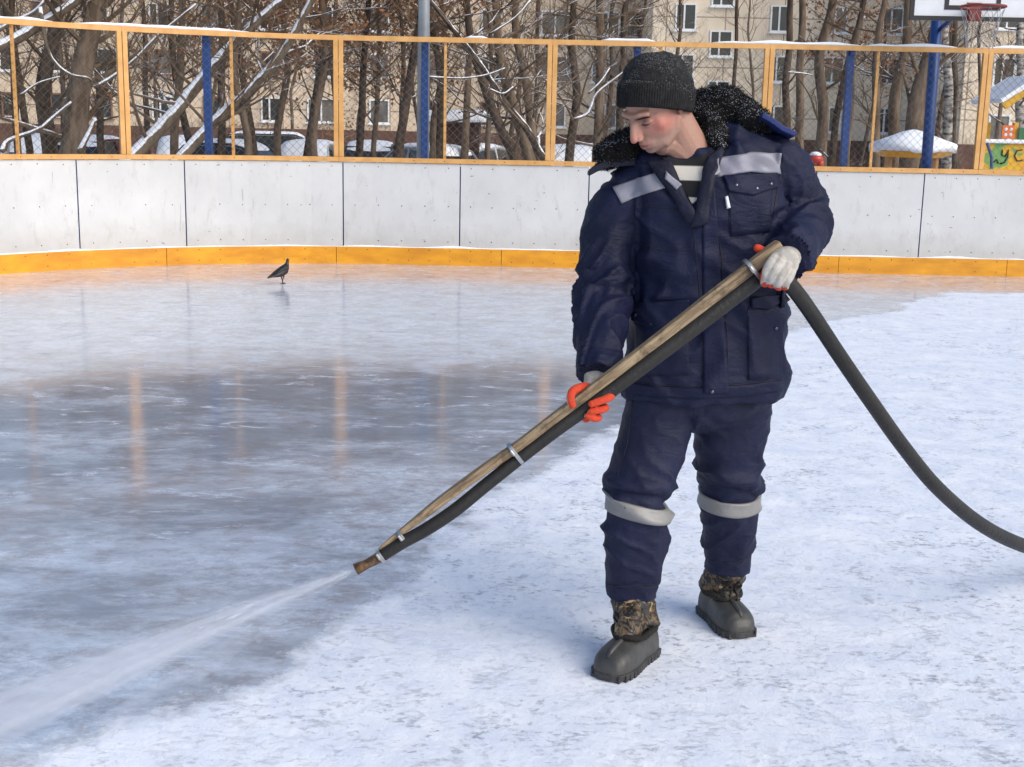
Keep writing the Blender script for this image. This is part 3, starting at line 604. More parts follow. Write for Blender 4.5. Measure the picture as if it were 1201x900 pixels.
spec = [
 ([(58, 178, 0), (50, 100, 0), (62, 40, 0), (66, 0, 0)], 21, 17, BKD, 'dark upright tree trunk at far left with a zigzag snowy branch'),
 ([(84, 178, 0), (92, 110, 0), (106, 45, 0), (114, 0, 0)], 20, 27, BK, 'thickest brown tree trunk at far left, beside the first wide orange post'),
 ([(158, 180, 0), (205, 130, .3), (250, 80, .5), (290, 38, .6), (330, 0, .7)], 19, 15, BKS, 'leaning tree with snow along its trunk, left of the first blue post'),
 ([(218, 181, 0), (262, 135, .2), (300, 98, .3), (338, 52, .3), (366, 0, .3)], 18.5, 12, BKS, 'slender leaning snow lined tree crossing behind the first blue post'),
 ([(606, 188, 0), (575, 120, 0), (556, 60, 0), (545, 0, 0)], 22, 11, BKD, 'dark trunk leaning left at the left side of the leaning trunk cluster'),
 ([(622, 188, 0), (598, 110, 0), (586, 50, 0), (580, 0, 0)], 22.5, 12, BK, 'brown trunk in the middle of the leaning trunk cluster'),
 ([(634, 188, 0), (620, 120, 0), (606, 50, 0), (604, 0, 0)], 23, 10, BK, 'straighter brown trunk at the right of the leaning trunk cluster'),
 ([(640, 188, 0), (618, 150, 0), (592, 120, 0), (560, 70, 0), (520, 20, 0)], 21, 8, BKD, 'thin strongly leaning trunk crossing the trunk cluster'),
 ([(668, 188, 0), (676, 120, 0), (670, 60, 0), (674, 0, 0)], 24, 10, BKD, 'dark upright trunk just right of the middle orange post'),
 ([(700, 188, 0), (703, 110, 0), (706, 0, 0)], 25, 11, BK, 'brown upright trunk left of the man\'s hat'),
 ([(722, 188, 0), (728, 110, 0), (736, 0, 0)], 28, 9, BKD, 'thin dark trunk right behind the man\'s shoulder'),
 ([(862, 188, 0), (862, 100, 0), (864, 0, 0)], 34, 5, BKD, 'very thin dark trunk in front of the cream facade above the fur collar'),
 ([(921, 190, 0), (924, 100, 0), (927, 0, 0)], 30, 9, BKD, 'spotted dark trunk right of the man beside the fourth orange post'),
 ([(940, 190, 0), (938, 100, 0), (941, 0, 0)], 29, 10, BK, 'brown trunk second to the right of the man'),
 ([(963, 190, 0), (966, 120, 0), (962, 60, 0), (975, 0, 0)], 27, 13, BK, 'wide brown trunk with a rough edge left of the fourth blue post'),
 ([(975, 190, 0), (984, 120, 0), (1003, 40, 0), (1012, 0, 0)], 26, 8, BKD, 'dark trunk leaning right behind the fourth blue post'),
 ([(1028, 190, 0), (1028, 110, 0), (1030, 40, 0), (1038, 0, 0)], 24, 9, BK, 'slim trunk right of the fourth blue post'),
 ([(1046, 190, 0), (1049, 120, 0), (1062, 60, 0), (1068, 0, 0)], 25, 13, BK, 'brown trunk left of the big leaning trunk by the sandpit shelter'),
 ([(1066, 190, 0), (1076, 120, 0), (1092, 60, 0), (1112, 0, 0)], 24, 21, BK, 'big brown trunk leaning right behind the sandpit shelter'),
 ([(1110, 190, 0), (1112, 120, 0), (1110, 60, 0), (1112, 0, 0)], 30, 11, BKW, 'white and black birch trunk right of the basketball pole'),
 ([(1120, 190, 0), (1118, 120, 0), (1121, 50, 0), (1120, 0, 0)], 34, 7, BKD, 'dark trunk close behind the birch by the basketball pole'),
 ([(1147, 190, 0), (1148, 120, 0), (1150, 0, 0)], 33, 4, BKD, 'thin dark sapling beside the last orange post'),
 ([(1196, 120, 0), (1197, 60, 0), (1198, 0, 0)], 30, 9, BKW, 'birch trunk at the right edge above the playhouse roof'),
 ([(22, 188, 0), (16, 100, 0), (6, 0, 0)], 24, 8, BKD, 'thin dark trunk at the left edge of the picture')]
for i, (pp, Y, w_, bmat, lab) in enumerate(spec):
    tr, rad, base = T(pp, Y, w_); right = pp[0][0] > 740
    ms = tree_meshes(tr, rad, 100 + i, 10 if right else 26, 2, 1.5 if right else 2.0, 1.5, n=12)
    place_tree(ms, 'bare_tree' if bmat is not BKW else 'birch_tree', lab, 'tree', FG, bmat, loc=base)
# snow laden branches of the far left tree: own tree parts
r0t = bpy.data.objects['bare_tree']
mb = MB()
for pl, w_ in (([(47, 8), (55, 55), (66, 75), (84, 88), (104, 92), (108, 102)], 4.5), ([(-20, 60), (10, 50), (45, 30), (80, 8), (110, -15)], 15), ([(-10, 40), (15, 26), (40, 14), (60, -8)], 6), ([(2, 178), (10, 165), (45, 152), (62, 138), (84, 120)], 6), ([(24, 112), (44, 98), (70, 90)], 3), ([(110, 103), (135, 88), (160, 68), (185, 42), (230, 5)], 4.5), ([(92, 180), (105, 155), (112, 140)], 7)):
    pts = [P(x, y, 19.4 + .1 * k) for k, (x, y) in enumerate(pl)]; c = bez(pts, 4); mb.tube(c, [w_ / 2 * 19.5 / F * (1 - .4 * k / len(c)) for k in range(len(c))], 8)
mb.build('snowy_branches', BKS, r0t, smooth=True, fix=False)
rt5 = [o for o in bpy.data.objects if o.get('label', '').startswith('brown upright trunk left of')][0]
mb = MB()
for pl, w_ in (([(674, 140), (690, 132), (700, 110), (722, 92), (745, 75)], 4), ([(575, 40), (605, 20), (622, 0)], 3), ([(500, 90), (540, 92), (570, 88), (592, 80)], 3), ([(690, 110), (705, 95), (715, 80)], 2.5), ([(925, 85), (940, 86), (952, 88)], 2.5), ([(575, 105), (590, 110), (602, 102)], 3)):
    mb = MB(); pts = [P(x, y, 20 + .1 * k) for k, (x, y) in enumerate(pl)]; c = bez(pts, 4); mb.tube(c, [w_ / 2 * 20 / F * (1 - .4 * k / len(c)) for k in range(len(c))], 6); mb.build('snowy_branch', BKS, rt5, smooth=True, fix=False)
pass
# filler trees : six kinds copied
protos = []; skipf = {j for j, f_ in enumerate([34]*0)}
for k in range(6):
    r_ = random.Random(50 + k); tr = []; x = y = 0
    for j in range(7): tr.append(Vector((x, y, j * 1.65))); x += r_.gauss(0, .16); y += r_.gauss(0, .16)
    rad = [(.075 + .012 * (k % 3)) * (1 - .85 * j / 6) for j in range(7)]
    o = place_tree(tree_meshes(tr, rad, 300 + k, 62, 2, 1.8, 2.2, leaves=k in (1, 4), n=8), 'bare_tree', 'x', bm_=BKD if k % 2 else BK); o['_k'] = k; protos.append(o)
fill = [(-420, 30, 2), (-330, 24, 0), (-250, 33, 3), (-180, 26, 1), (-120, 36, 5), (-70, 24, 4), (-20, 30, 0), (30, 26, 3), (75, 33, 2), (128, 26, 5), (150, 36, 0), (182, 30, 3), (205, 24, 2), (238, 34, 5), (262, 27, 1), (285, 22, 4), (305, 31, 1), (330, 24, 4), (352, 29, 1), (372, 22.5, 4), (395, 33, 0), (415, 25, 1), (438, 30, 4), (455, 22, 1), (478, 27, 3), (512, 29, 4), (530, 24, 5), (548, 33, 2), (572, 28, 0), (612, 33, 3), (690, 34, 5), (745, 36, 3), (812, 48, 5), (880, 52, 0), (992, 33, 4), (1008, 45, 1), (1085, 38, 5), (1165, 50, 0), (1210, 40, 3), (100, 45, 1), (340, 48, 0), (420, 50, 2), (500, 47, 3), (590, 50, 5), (250, 52, 4), (20, 52, 2), (180, 56, 0)]
desc = ['thin forked', 'brown leaved', 'straight thin', 'crooked dark', 'rusty leaved', 'slim twiggy']
used = set()
def where(px):
    names = [(-420, 'far beyond the left picture edge'), (-330, 'behind the left curve of the boards'), (-250, 'outside the picture on the left'), (-170, 'well left of the first trunks'), (-60, 'left of the thin far left trunk'), (10, 'at the left picture edge'), (50, 'behind the far left trunks'), (100, 'behind the thickest left trunk'), (145, 'behind the first wide orange post'), (195, 'left of the first blue post'), (246, 'behind the first blue post'), (300, 'behind the leaning snowy tree'), (345, 'above the white snow covered car'), (397, 'behind the second wide orange post'), (440, 'left of the lamp post'), (497, 'behind the lamp post'), (540, 'above the brown kiosk'), (590, 'behind the leaning trunk cluster'), (646, 'behind the middle orange post'), (700, 'left of the man\'s hat'), (755, 'behind the man\'s hat'), (830, 'above the man\'s fur collar'), (899, 'behind the fourth orange post'), (950, 'right of the man\'s shoulder'), (998, 'behind the fourth blue post'), (1070, 'above the sandpit shelter'), (1100, 'behind the basketball pole'), (1155, 'behind the last orange post'), (1205, 'behind the playhouse')]
    return min(names, key=lambda t: abs(t[0] - px))[1]
for i, (px, Y, k) in enumerate([f for j, f in enumerate(fill) if j not in skipf]):
    src = protos[k]; o = src if src.get('label') == 'x' else copy_tree(src)
    o.location = (P(px, 150, Y).x, Y, -.5); o.rotation_euler = (0, 0, rnd.uniform(0, 6.28)); s = rnd.uniform(.85, 1.2) * (1 + max(0, Y - 40) * .012); o.scale = (s, s, s)
    base_l = f"{desc[k]} tree {where(px)}"; c = base_l
    for extra in (', farther back', ', nearer the fence', ', faint and distant'):
        if c in used: c = base_l + extra
    used.add(c); tag(o, c, 'tree', 'thin bare trees filling the yard')
for o in protos:
    if '_k' in o: pass
for o in bpy.data.objects:
    if '_k' in o: del o['_k']
# shrub thicket behind the fence
shp = []
for k in range(3):
    r_ = random.Random(900 + k); mc = MB(); ml = MB(); mt = MB()
    for j in range(9):
        a = r_.uniform(0, 6.28); limb(mc, (r_.gauss(0, .15), r_.gauss(0, .15), 0), Vector((math.cos(a) * .5, math.sin(a) * .5, 1)), r_.uniform(1.4, 2.5), .016, 2, r_, 5, .05, ml if k == 1 else None)
    root = empty('bare_shrub'); mc.build('stems', TWG, root, fix=False)
    if ml.v: ml.build('dead_leaves', LEAF, root, fix=False)
    root['label'] = 'x'; shp.append(root)
spx = [(8, 43), (60, 44), (138, 41), (168, 43), (225, 46), (262, 42), (310, 50), (378, 42), (408, 42), (515, 41), (548, 47), (588, 40), (628, 45), (600, 26), (700, 43), (742, 40), (905, 40), (985, 34), (1010, 30), (1135, 38)]
for i, (px, Y) in enumerate(spx):
    src = shp[1 if 280 < px < 520 else (i % 2) * 2]; o = src if src.get('label') == 'x' else copy_tree(src)
    o.location = (P(px, 180, Y).x, Y, -.5); o.rotation_euler = (0, 0, rnd.uniform(0, 6.28)); s = rnd.uniform(.8, 1.15); o.scale = (s, s, s)
    c = ('leafy' if 280 < px < 520 else 'leafless') + ' brown shrub ' + where(px)
    while c in used: c = c + ', nearer' if 'nearer' not in c else c.replace(', nearer', ', second')
    used.add(c); tag(o, c, 'shrub', 'bare shrubs along the yard')
for o in list(bpy.data.objects):
    if o.get('label') == 'x': bpy.data.objects.remove(o)
# ================================================================== THE MAN
man = empty('person', (.55, 3.72, 0)); tag(man, 'man in navy winter workwear and black knit hat spraying water onto the rink', 'person')
def fabric(name, c, c2, rough=.62):
    m, n, b = newmat(name); q = N(n); co = q.coord()
    q.link(q.mix(q.ramp(q.noise(co, 5, 6, .65), [(.35, 0.0), (.68, 1.0)]), c, c2), b.inputs['Base Color']); b.inputs['Roughness'].default_value = rough
    b.inputs['Specular IOR Level'].default_value = .26; b.inputs['Sheen Weight'].default_value = .0; b.inputs['Sheen Roughness'].default_value = .4
    h = q.math('ADD', q.math('MULTIPLY', q.noise(q.coord((1, 1, 1)), 34, 5, .6), 1.0), q.math('MULTIPLY', q.noise(q.coord((1, 1, 2.4)), 11, 4, .6, 1.2), 2.2))
    q.link(q.bump(h, .36, .008), b.inputs['Normal']); return m
NAVY = fabric('navy_fabric', (.0085, .0118, .042), (.005, .0068, .025)); NAVYT = fabric('navy_trousers', (.0120, .0155, .047), (.0075, .009, .029)); NAVYB = fabric('bright_navy', (.018, .035, .15), (.014, .025, .11), .5)
NAVYD = fabric('dark_lining', (.010, .012, .030), (.006, .007, .018))
REFL = mat('reflective_tape', (.25, .25, .30), .5, .15, var=.18, vscale=14, bump=.25, bscale=30); REFL2 = mat('knee_tape', (.27, .265, .26), .5, .1, var=.25, vscale=12, bump=.3, bscale=30)
SEAM = mat('seam_thread', (.005, .006, .014), .7); BUT = mat('snap_button', (.16, .16, .18), .3, .9)
def ridged(x, y, z, e=1.6): return (1 - min(1, abs(pn(x, y, z)) * 2.6)) ** e
def seg_param(p, a, b):
    d = b - a; L2 = d.length_squared; t = (p - a).dot(d) / L2; tc = max(0, min(1, t)); return tc, (p - (a + d * tc)).length
def bv(me): return BVHTree.FromPolygons([v.co for v in me.vertices], [tuple(p.vertices) for p in me.polygons])
def hit(bvh, px, py, Yg=3.6):
    d = ray(px, py); l, n, i, ds = bvh.ray_cast(EYE, d)
    if l is None:
        l, n, i, ds = bvh.find_nearest(P(px, py, Yg))
    return l, n
def lerp_line(pl, u):
    L = [0]
    for a, b in zip(pl[:-1], pl[1:]): L.append(L[-1] + math.dist(a, b))
    t = u * L[-1]
    for i in range(len(pl) - 1):
        if t <= L[i + 1] + 1e-9:
            f = (t - L[i]) / max(1e-9, L[i + 1] - L[i]); return tuple(pl[i][k] + (pl[i + 1][k] - pl[i][k]) * f for k in (0, 1))
    return pl[-1]
def patch(name, top, bot, bvh, mats, parent, off=.004, nu=24, nv=10, Yg=3.6, puff=0, colf=None):
    A = []; 
    for j in range(nv + 1):
        row = []
        for i in range(nu + 1):
            u, v_ = i / nu, j / nv; a = lerp_line(top, u); b = lerp_line(bot, u); x = a[0] + (b[0] - a[0]) * v_; y = a[1] + (b[1] - a[1]) * v_
            row.append(hit(bvh, x, y, Yg))
        A.append(row)
    ns = [[sum((A[max(0, min(nv, j + dj))][max(0, min(nu, i + di))][1] for dj in (-1, 0, 1) for di in (-1, 0, 1)), Vector()).normalized() for i in range(nu + 1)] for j in range(nv + 1)]
    co = [[A[j][i][0].copy() for i in range(nu + 1)] for j in range(nv + 1)]
    for it in range(2):   # relax
        c2 = [[x.copy() for x in r_] for r_ in co]
        for j in range(nv + 1):
            for i in range(nu + 1):
                s = Vector(); k = 0
                for dj, di in ((0, 1), (0, -1), (1, 0), (-1, 0)):
                    if 0 <= j + dj <= nv and 0 <= i + di <= nu: s += co[j + dj][i + di]; k += 1
                dd = (s / k - co[j][i]).dot(ns[j][i]); c2[j][i] = co[j][i] + ns[j][i] * dd * .6
        co = c2
    W = nu + 1; V = []; Fc = []
    for lay in (1, 0):
        for j in range(nv + 1):
            for i in range(nu + 1):
                e = min(1, 4 * min(i, nu - i, ) / nu) * min(1, 3 * min(j, nv - j) / nv)
                V.append(co[j][i] + ns[j][i] * ((off + puff * e) if lay else -.006))
    o = (nv + 1) * W
    for j in range(nv):
        for i in range(nu):
            a = j * W + i; Fc.append((a, a + 1, a + W + 1, a + W)); Fc.append((o + a, o + a + W, o + a + W + 1, o + a + 1))
    bd = [i for i in range(nu)] + [j * W + nu for j in range(nv)] + [nv * W + i for i in range(nu, 0, -1)] + [j * W for j in range(nv, 0, -1)]
    for a, b in zip(bd, bd[1:] + bd[:1]): Fc.append((a, o + a, o + b, b))
    mb = MB(); mb.add(V, Fc); ob = mb.build(name, mats, parent, smooth=True)
    return ob
def seam(name, pl, bvh, parent, r=.0016, n=40, m=None, lift=.0004):
    c = [lerp_line(pl, i / n) for i in range(n + 1)]; pts = []
    for x, y in c:
        l, nn = hit(bvh, x, y); pts.append(l + nn * lift)
    mb = MB(); mb.tube(pts, r, 5); return mb.build(name, m or SEAM, parent, smooth=True)
# ---------------------------------------------------------------- jacket
YT = 3.74
def sec_h(py, xl, xr, Y, hd, n=28, e=2.5, tilt=0, fwd=0):
    a, b = P(xl, py, Y), P(xr, py, Y); c = (a + b) / 2 + Vector((0, fwd, 0)); rx = (b.x - a.x) / 2; out = []
    for i in range(n):
        t = 2 * math.pi * i / n; cx, sy = math.cos(t), math.sin(t); k = (abs(cx) ** e + abs(sy) ** e) ** (-1 / e)
        out.append(c + Vector((cx * k * rx, sy * k * hd, (cx * k) * tilt)))
    return out
tor = [(462, 728, 920, .165, 0), (440, 729, 921, .168, 0), (400, 734, 920, .168, 0), (360, 737, 919, .166, 0), (325, 740, 916, .160, 0), (290, 742, 912, .160, 0), (255, 738, 916, .158, .01), (222, 732, 918, .150, .02), (200, 738, 915, .128, .025), (185, 755, 900, .105, .03), (170, 778, 888, .09, .02)]
mb = MB(); mb.loops([sec_h(py, xl, xr, YT, hd, tilt=tl) for py, xl, xr, hd, tl in tor])
armR = [(746, 224, 3.74, .080), (724, 250, 3.74, .086), (714, 285, 3.73, .083), (709, 325, 3.70, .080), (706, 350, 3.67, .079), (704, 385, 3.58, .073), (702, 415, 3.51, .069), (699, 443, 3.455, .065)]
armL = [(900, 186, 3.74, .078), (918, 202, 3.76, .086), (929, 225, 3.79, .088), (936, 248, 3.80, .086), (938, 262, 3.76, .084), (934, 278, 3.69, .080), (928, 292, 3.60, .074), (921, 303, 3.52, .068)]
AR = [P(x, y, Y) for x, y, Y, r in armR]; AL = [P(x, y, Y) for x, y, Y, r in armL]
for A_, dat in ((AR, armR), (AL, armL)): mb.tube([Vector(p[:3]) for p in bez([(*a, d[3]) for a, d in zip(A_, dat)], 3)], [p[3] for p in bez([(*a, d[3]) for a, d in zip(A_, dat)], 3)], 20)
mb.tube([P(810, 172, 3.76), P(760, 205, 3.74), P(735, 225, 3.74)], [.075, .078, .075], 16); mb.tube([P(835, 165, 3.76), P(880, 175, 3.74), P(908, 190, 3.74)], [.075, .076, .074], 16)
JK = remesh(mb, .0075, 6)
V = getv(JK).copy(); Nn = getn(JK); disp = np.zeros(len(V))
zhem = P(820, 455, YT - .16).z
def arm_coord(p, A_):
    best = (9, 0, 0); acc = 0
    for i in range(len(A_) - 1):
        t, d = seg_param(p, A_[i], A_[i + 1]); L = (A_[i + 1] - A_[i]).length
        if d < best[0]: best = (d, acc + t * L, i)
        acc += L
    return best[0], best[1], acc
for i in range(len(V)):
    p = Vector(V[i]); nr = Vector(Nn[i])
    dR, sR, LR = arm_coord(p, AR); dL, sL, LL = arm_coord(p, AL)
    cx = P(825, 300, YT).x; inR = dR < .100 and p.x < cx - .2 and not (p.x > cx - .215 and dR > .095); inL = dL < .100 and p.x > cx + .19
    if inR or inL:
        d_, s_, L_, A_ = (dR, sR, LR, AR) if inR else (dL, sL, LL, AL); t = s_ / L_
        elbow = math.exp(-((t - (.52 if inR else .5)) / .16) ** 2); wr = math.exp(-((t - .93) / .12) ** 2)
        u = nr.x * 1.3 + .7 * nr.z; amp = .009 + .017 * elbow + .010 * wr
        f = ridged(s_ * 11 + u * .9, u * .9 + nr.y * .5, 3.3 if inR else 8.1, 1.5) - .4; f2 = pn(s_ * 9, u * 1.5, nr.y * 1.5 + 4)
        disp[i] = amp * f + .006 * f2 + (.003 * pn(p.x * 30, p.y * 30, p.z * 30))
        if t > .955: disp[i] -= .003
        if abs(t - .90) < .008: disp[i] -= .003
    else:
        u = math.atan2(p.x - cx, -(p.y - YT)); waist = math.exp(-((p.z - 1.12) / .10) ** 2)
        f = ridged(u * 1.1 + 3, p.z * 11 + u * .9, 1.7, 1.4) - .4; f2 = pn(p.x * 6, p.z * 7, p.y * 6); f3 = ridged(p.x * 9 + p.z * 4, p.z * 5 - p.x * 4, 6.2, 1.5) - .4
        disp[i] = (.009 + .014 * waist) * f + .015 * f2 + .014 * f3 + .004 * pn(p.x * 17, p.z * 13, p.y * 17)
        # pull lines running down from the armpits
        if p.z < zhem + .02: disp[i] -= .002
        if abs(p.z - (zhem + .035)) < .005: disp[i] -= .003
        disp[i] += .010 * math.exp(-((p.z - zhem - .02) / .05) ** 2)
V += Nn * disp[:, None]; setv(JK, V); 
JK.materials.append(NAVY); jacket = link('jacket', JK, man, smooth=True); JB = bv(JK)
# strips, pockets, placket
patch('reflective_strip', [(719, 221), (745, 211), (778, 201)], [(729, 239), (750, 230), (783, 220)], JB, REFL, jacket, .006)
patch('reflective_strip', [(843, 187), (880, 180), (917, 180)], [(842, 208), (880, 202), (914, 204)], JB, REFL, jacket, .007)
pk = patch('chest_pocket', [(853, 212), (905, 207)], [(857, 277), (903, 272)], JB, NAVY, jacket, .004, puff=.003)
fl = patch('pocket_flap', [(848, 208), (880, 204), (909, 203)], [(854, 224), (882, 230), (912, 219)], JB, NAVY, jacket, .009, puff=.002)
patch('lower_pocket', [(746, 362), (808, 356)], [(745, 440), (808, 440)], JB, NAVY, jacket, .004, puff=.004)
patch('pocket_flap', [(745, 358), (775, 353), (809, 351)], [(743, 377), (768, 387), (801, 372)], JB, NAVY, jacket, .010, puff=.002)
patch('lower_pocket', [(877, 360), (917, 358)], [(878, 446), (916, 444)], JB, NAVY, jacket, .004, puff=.004)
patch('pocket_flap', [(880, 349), (905, 346), (926, 345)], [(880, 362), (905, 360), (929, 351)], JB, NAVY, jacket, .011, nu=14)
patch('front_placket', [(824, 228), (838, 216)], [(825, 462), (855, 462)], JB, NAVY, jacket, .005, nu=8, nv=60, puff=.001)
patch('care_label', [(850, 231), (853, 230)], [(852, 245), (855.5, 244)], JB, BBW, jacket, .010, nu=3, nv=6)
patch('hem_band', [(731, 447), (770, 453), (820, 455), (870, 452), (917, 446)], [(731, 460), (770, 466), (820, 468), (870, 465), (917, 459)], JB, NAVY, jacket, .003, nu=50, nv=4)
for pl in ([(834, 217), (846, 300), (853, 400), (854, 458)], [(813, 262), (820, 340), (824, 400), (825, 460)], [(738, 205), (742, 235), (745, 262)], [(915, 205), (910, 232), (905, 262)], [(731, 446), (770, 452), (820, 454), (870, 451), (917, 445)], [(857, 277), (903, 272)], [(857, 277), (853, 228)], [(903, 272), (906, 222)], [(745, 240), (780, 244), (812, 250)], [(678, 428), (700, 432), (727, 428)], [(748, 440), (808, 440)], [(878, 446), (916, 444)], [(877, 362), (878, 446)], [(751, 285), (780, 295), (812, 288)]):
    seam('seam', pl, JB, jacket)
for x, y in ((863, 219), (886, 222), (902, 216), (767, 379), (909, 383), (834, 458), (816, 264), (748, 370)):
    l, n = hit(JB, x, y); mb = MB(); q_ = n.to_track_quat('Z', 'Y').to_matrix(); mb.ball(l + n * .010, (.0055, .0055, .003), q_, 12, 6); mb.build('snap_button', BUT, jacket, smooth=True)
# epaulette strap on the raised shoulder
l1 = P(900, 143, 3.70); l2 = P(929, 160, 3.72); mb = MB()
dirE = (l2 - l1).normalized(); sideE = Vector((.0, 1, -.1)).normalized(); upE = dirE.cross(sideE) * -1
L = [[c + sideE * a * .055 + upE * b * .008 for a, b in ((-1, -1), (1, -1), (1, 1), (-1, 1))] for c in (l1 - dirE * .03, l1, l1.lerp(l2, .5) + upE * .004, l2)]
mb.loops(L); mb.build('shoulder_strap', NAVYB, jacket, bevel=.003)
# ---------------------------------------------------------------- inner shirt, lapels
STR, n_, b_ = newmat('striped_shirt'); q = N(n_); tc = q.node('ShaderNodeTexCoord'); sx = q.node('ShaderNodeSeparateXYZ'); q.link(tc.outputs['Object'], sx.inputs[0])
zz0 = P(805, 202, 3.58).z; stv = q.math('FRACT', q.math('ADD', q.math('MULTIPLY', q.math('SUBTRACT', sx.outputs[2], zz0), 1 / .085), .30))
q.link(q.mix(q.ramp(stv, [(.0, 0.0), (.04, 1.0), (.46, 1.0), (.5, 0.0)]), (.008, .008, .010), (.55, .52, .46)), b_.inputs['Base Color']); b_.inputs['Roughness'].default_value = .9
q.link(q.bump(q.noise(q.coord((60, 60, 200)), 1, 2), .5, .003), b_.inputs['Normal'])
patch('striped_shirt', [(776, 186), (805, 189), (838, 178)], [(806, 228), (812, 240), (828, 226)], JB, STR, man, .006, nu=24, nv=20, Yg=3.6)
patch('lapel', [(758, 190), (786, 191)], [(808, 262), (822, 262)], JB, NAVYD, jacket, .016, nu=8, nv=24, puff=.008)
patch('lapel', [(829, 186), (849, 172)], [(812, 268), (829, 262)], JB, NAVYD, jacket, .018, nu=8, nv=24, puff=.008)
patch('reflective_strip', [(781, 204), (800, 219)], [(779, 212), (793, 226)], JB, REFL, jacket, .028, nu=8, nv=4)
patch('reflective_strip', [(835, 193), (844, 189)], [(835, 211), (842, 208)], JB, REFL, jacket, .022, nu=6, nv=6)
zp = MB(); pl = []
for k in range(20): l, n = hit(JB, *lerp_line([(828, 192), (830, 215), (820, 262)], k / 19)); pl.append(l + n * .012)
zp.tube(pl, .0035, 6); zp.build('zip', SEAM, jacket, smooth=True)
# ---------------------------------------------------------------- trousers
legR = [(452, 732, 822, 3.74, .125), (480, 731, 816, 3.72, .108), (505, 725, 809, 3.71, .103), (530, 719, 802, 3.69, .098), (548, 714, 799, 3.68, .096), (566, 711, 793, 3.66, .094), (580, 712, 788, 3.66, .088), (600, 710, 784, 3.66, .088), (618, 708, 785, 3.66, .086), (640, 709, 781, 3.67, .083), (665, 709, 777, 3.68, .080), (690, 710, 771, 3.69, .076), (699, 711, 769, 3.69, .074)]
legL = [(452, 818, 907, 3.78, .125), (480, 815, 904, 3.80, .108), (505, 813, 899, 3.82, .103), (530, 814, 893, 3.84, .098), (548, 816, 894, 3.86, .097), (566, 819, 892, 3.88, .094), (580, 822, 889, 3.90, .088), (600, 822, 889, 3.91, .090), (620, 823, 887, 3.93, .088), (642, 825, 883, 3.95, .082), (662, 827, 880, 3.96, .078), (669, 828, 878, 3.96, .076)]
mb = MB(); LA = []
for leg in (legR, legL):
    dense = bez([(py, xl, xr, Y, hd) for py, xl, xr, Y, hd in leg], 3); mb.loops([sec_h(py, xl, xr, Y, hd, e=2.2) for py, xl, xr, Y, hd in dense]); LA.append([(P(xl, py, Y) + P(xr, py, Y)) / 2 for py, xl, xr, Y, hd in leg])
mb.ball(P(820, 455, 3.76), (.215, .15, .13)); TR = remesh(mb, .007, 5); V = getv(TR).copy(); Nn = getn(TR); disp = np.zeros(len(V))
xm = P(815, 500, 3.76).x
for i in range(len(V)):
    p = Vector(V[i]); nr = Vector(Nn[i]); k = 0 if p.x < xm else 1; _, py = proj(p); u = nr.x + .3 * nr.y; tl = u * (.55 if k == 0 else -.45)
    kn = math.exp(-((py - (585 if k == 0 else 560)) / 34) ** 2); lo = math.exp(-((py - (625 if k == 0 else 640)) / 30) ** 2)
    f = ridged(p.z * 13 + tl * 1.5, u * .8, 2.2 + 5 * k, 1.5) - .4; f2 = pn(p.z * 7, u * 1.4, nr.y + 3 + 7 * k)
    disp[i] = (.004 + .016 * kn + .009 * lo) * f + .009 * f2 + .002 * pn(p.x * 40, p.y * 40, p.z * 40)
    # crotch fan folds
    cr = math.exp(-((py - 495) / 30) ** 2) * math.exp(-((p.x - xm) / .07) ** 2); disp[i] += .010 * cr * (ridged((p.z + abs(p.x - xm) * .8) * 16, 1, k, 1) - .5)
    # fold under the knee and sag above the tape
    c0 = (572 if k == 0 else 566); disp[i] += .010 * math.exp(-((py - c0 - 8 * u) / 7) ** 2) - .010 * math.exp(-((py - c0 - 13 - 8 * u) / 4) ** 2)
    ce = (686 if k == 0 else 655); disp[i] -= .0025 * (abs(py - ce) < 1.2)
V += Nn * disp[:, None]; setv(TR, V); TR.materials.append(NAVYT); trs = link('trousers', TR, man, smooth=True); TB = bv(TR)
def ring(name, bvh, tops, bots, cx_px, Y, mat_, parent, off=.0105, n=64, nv=6):
    # tops/bots : function of angle (cos) -> z
    A = []
    for j in range(nv + 1):
        row = []
        for i in range(n):
            t = 2 * math.pi * i / n; z = tops(math.cos(t), math.sin(t)) * (1 - j / nv) + bots(math.cos(t), math.sin(t)) * j / nv
            c = P(cx_px, 600, Y); c = Vector((c.x, Y, z)); d = Vector((math.cos(t), math.sin(t), 0)); l, nn, _, _ = bvh.ray_cast(c + d * .11, -d)
            if l is None or (l - c).length > .125: l = c + d * .09
            row.append((l, d))
        A.append(row)
    rr_ = [[(A[j][i][0] - Vector((P(cx_px, 600, Y).x, Y, A[j][i][0].z))).length for i in range(n)] for j in range(nv + 1)]
    V = []; 
    for lay in (1, 0):
        for j in range(nv + 1):
            for i in range(n):
                r2 = sum(rr_[j][(i + k) % n] for k in (-4, -3, -2, -1, 0, 1, 2, 3, 4)) / 9; l, d = A[j][i]; V.append(Vector((P(cx_px, 600, Y).x, Y, l.z)) + d * (r2 + (off if lay else -.006)))
    Fc = []; o = (nv + 1) * n
    for j in range(nv):
        for i in range(n): a, b = j * n + i, j * n + (i + 1) % n; Fc += [(a, b, b + n, a + n), (o + a, o + a + n, o + b + n, o + b)]
    for i in range(n):
        b = (i + 1) % n; Fc += [(i, o + i, o + b, b), (nv * n + i, nv * n + b, o + nv * n + b, o + nv * n + i)]
    mb = MB(); mb.add(V, Fc); return mb.build(name, mat_, parent, smooth=True)
zr = lambda x, y, Y: P(x, y, Y).z
a0, a1, b0, b1 = zr(709, 582, 3.60), zr(784, 601, 3.60), zr(709, 602, 3.60), zr(783, 617, 3.60)
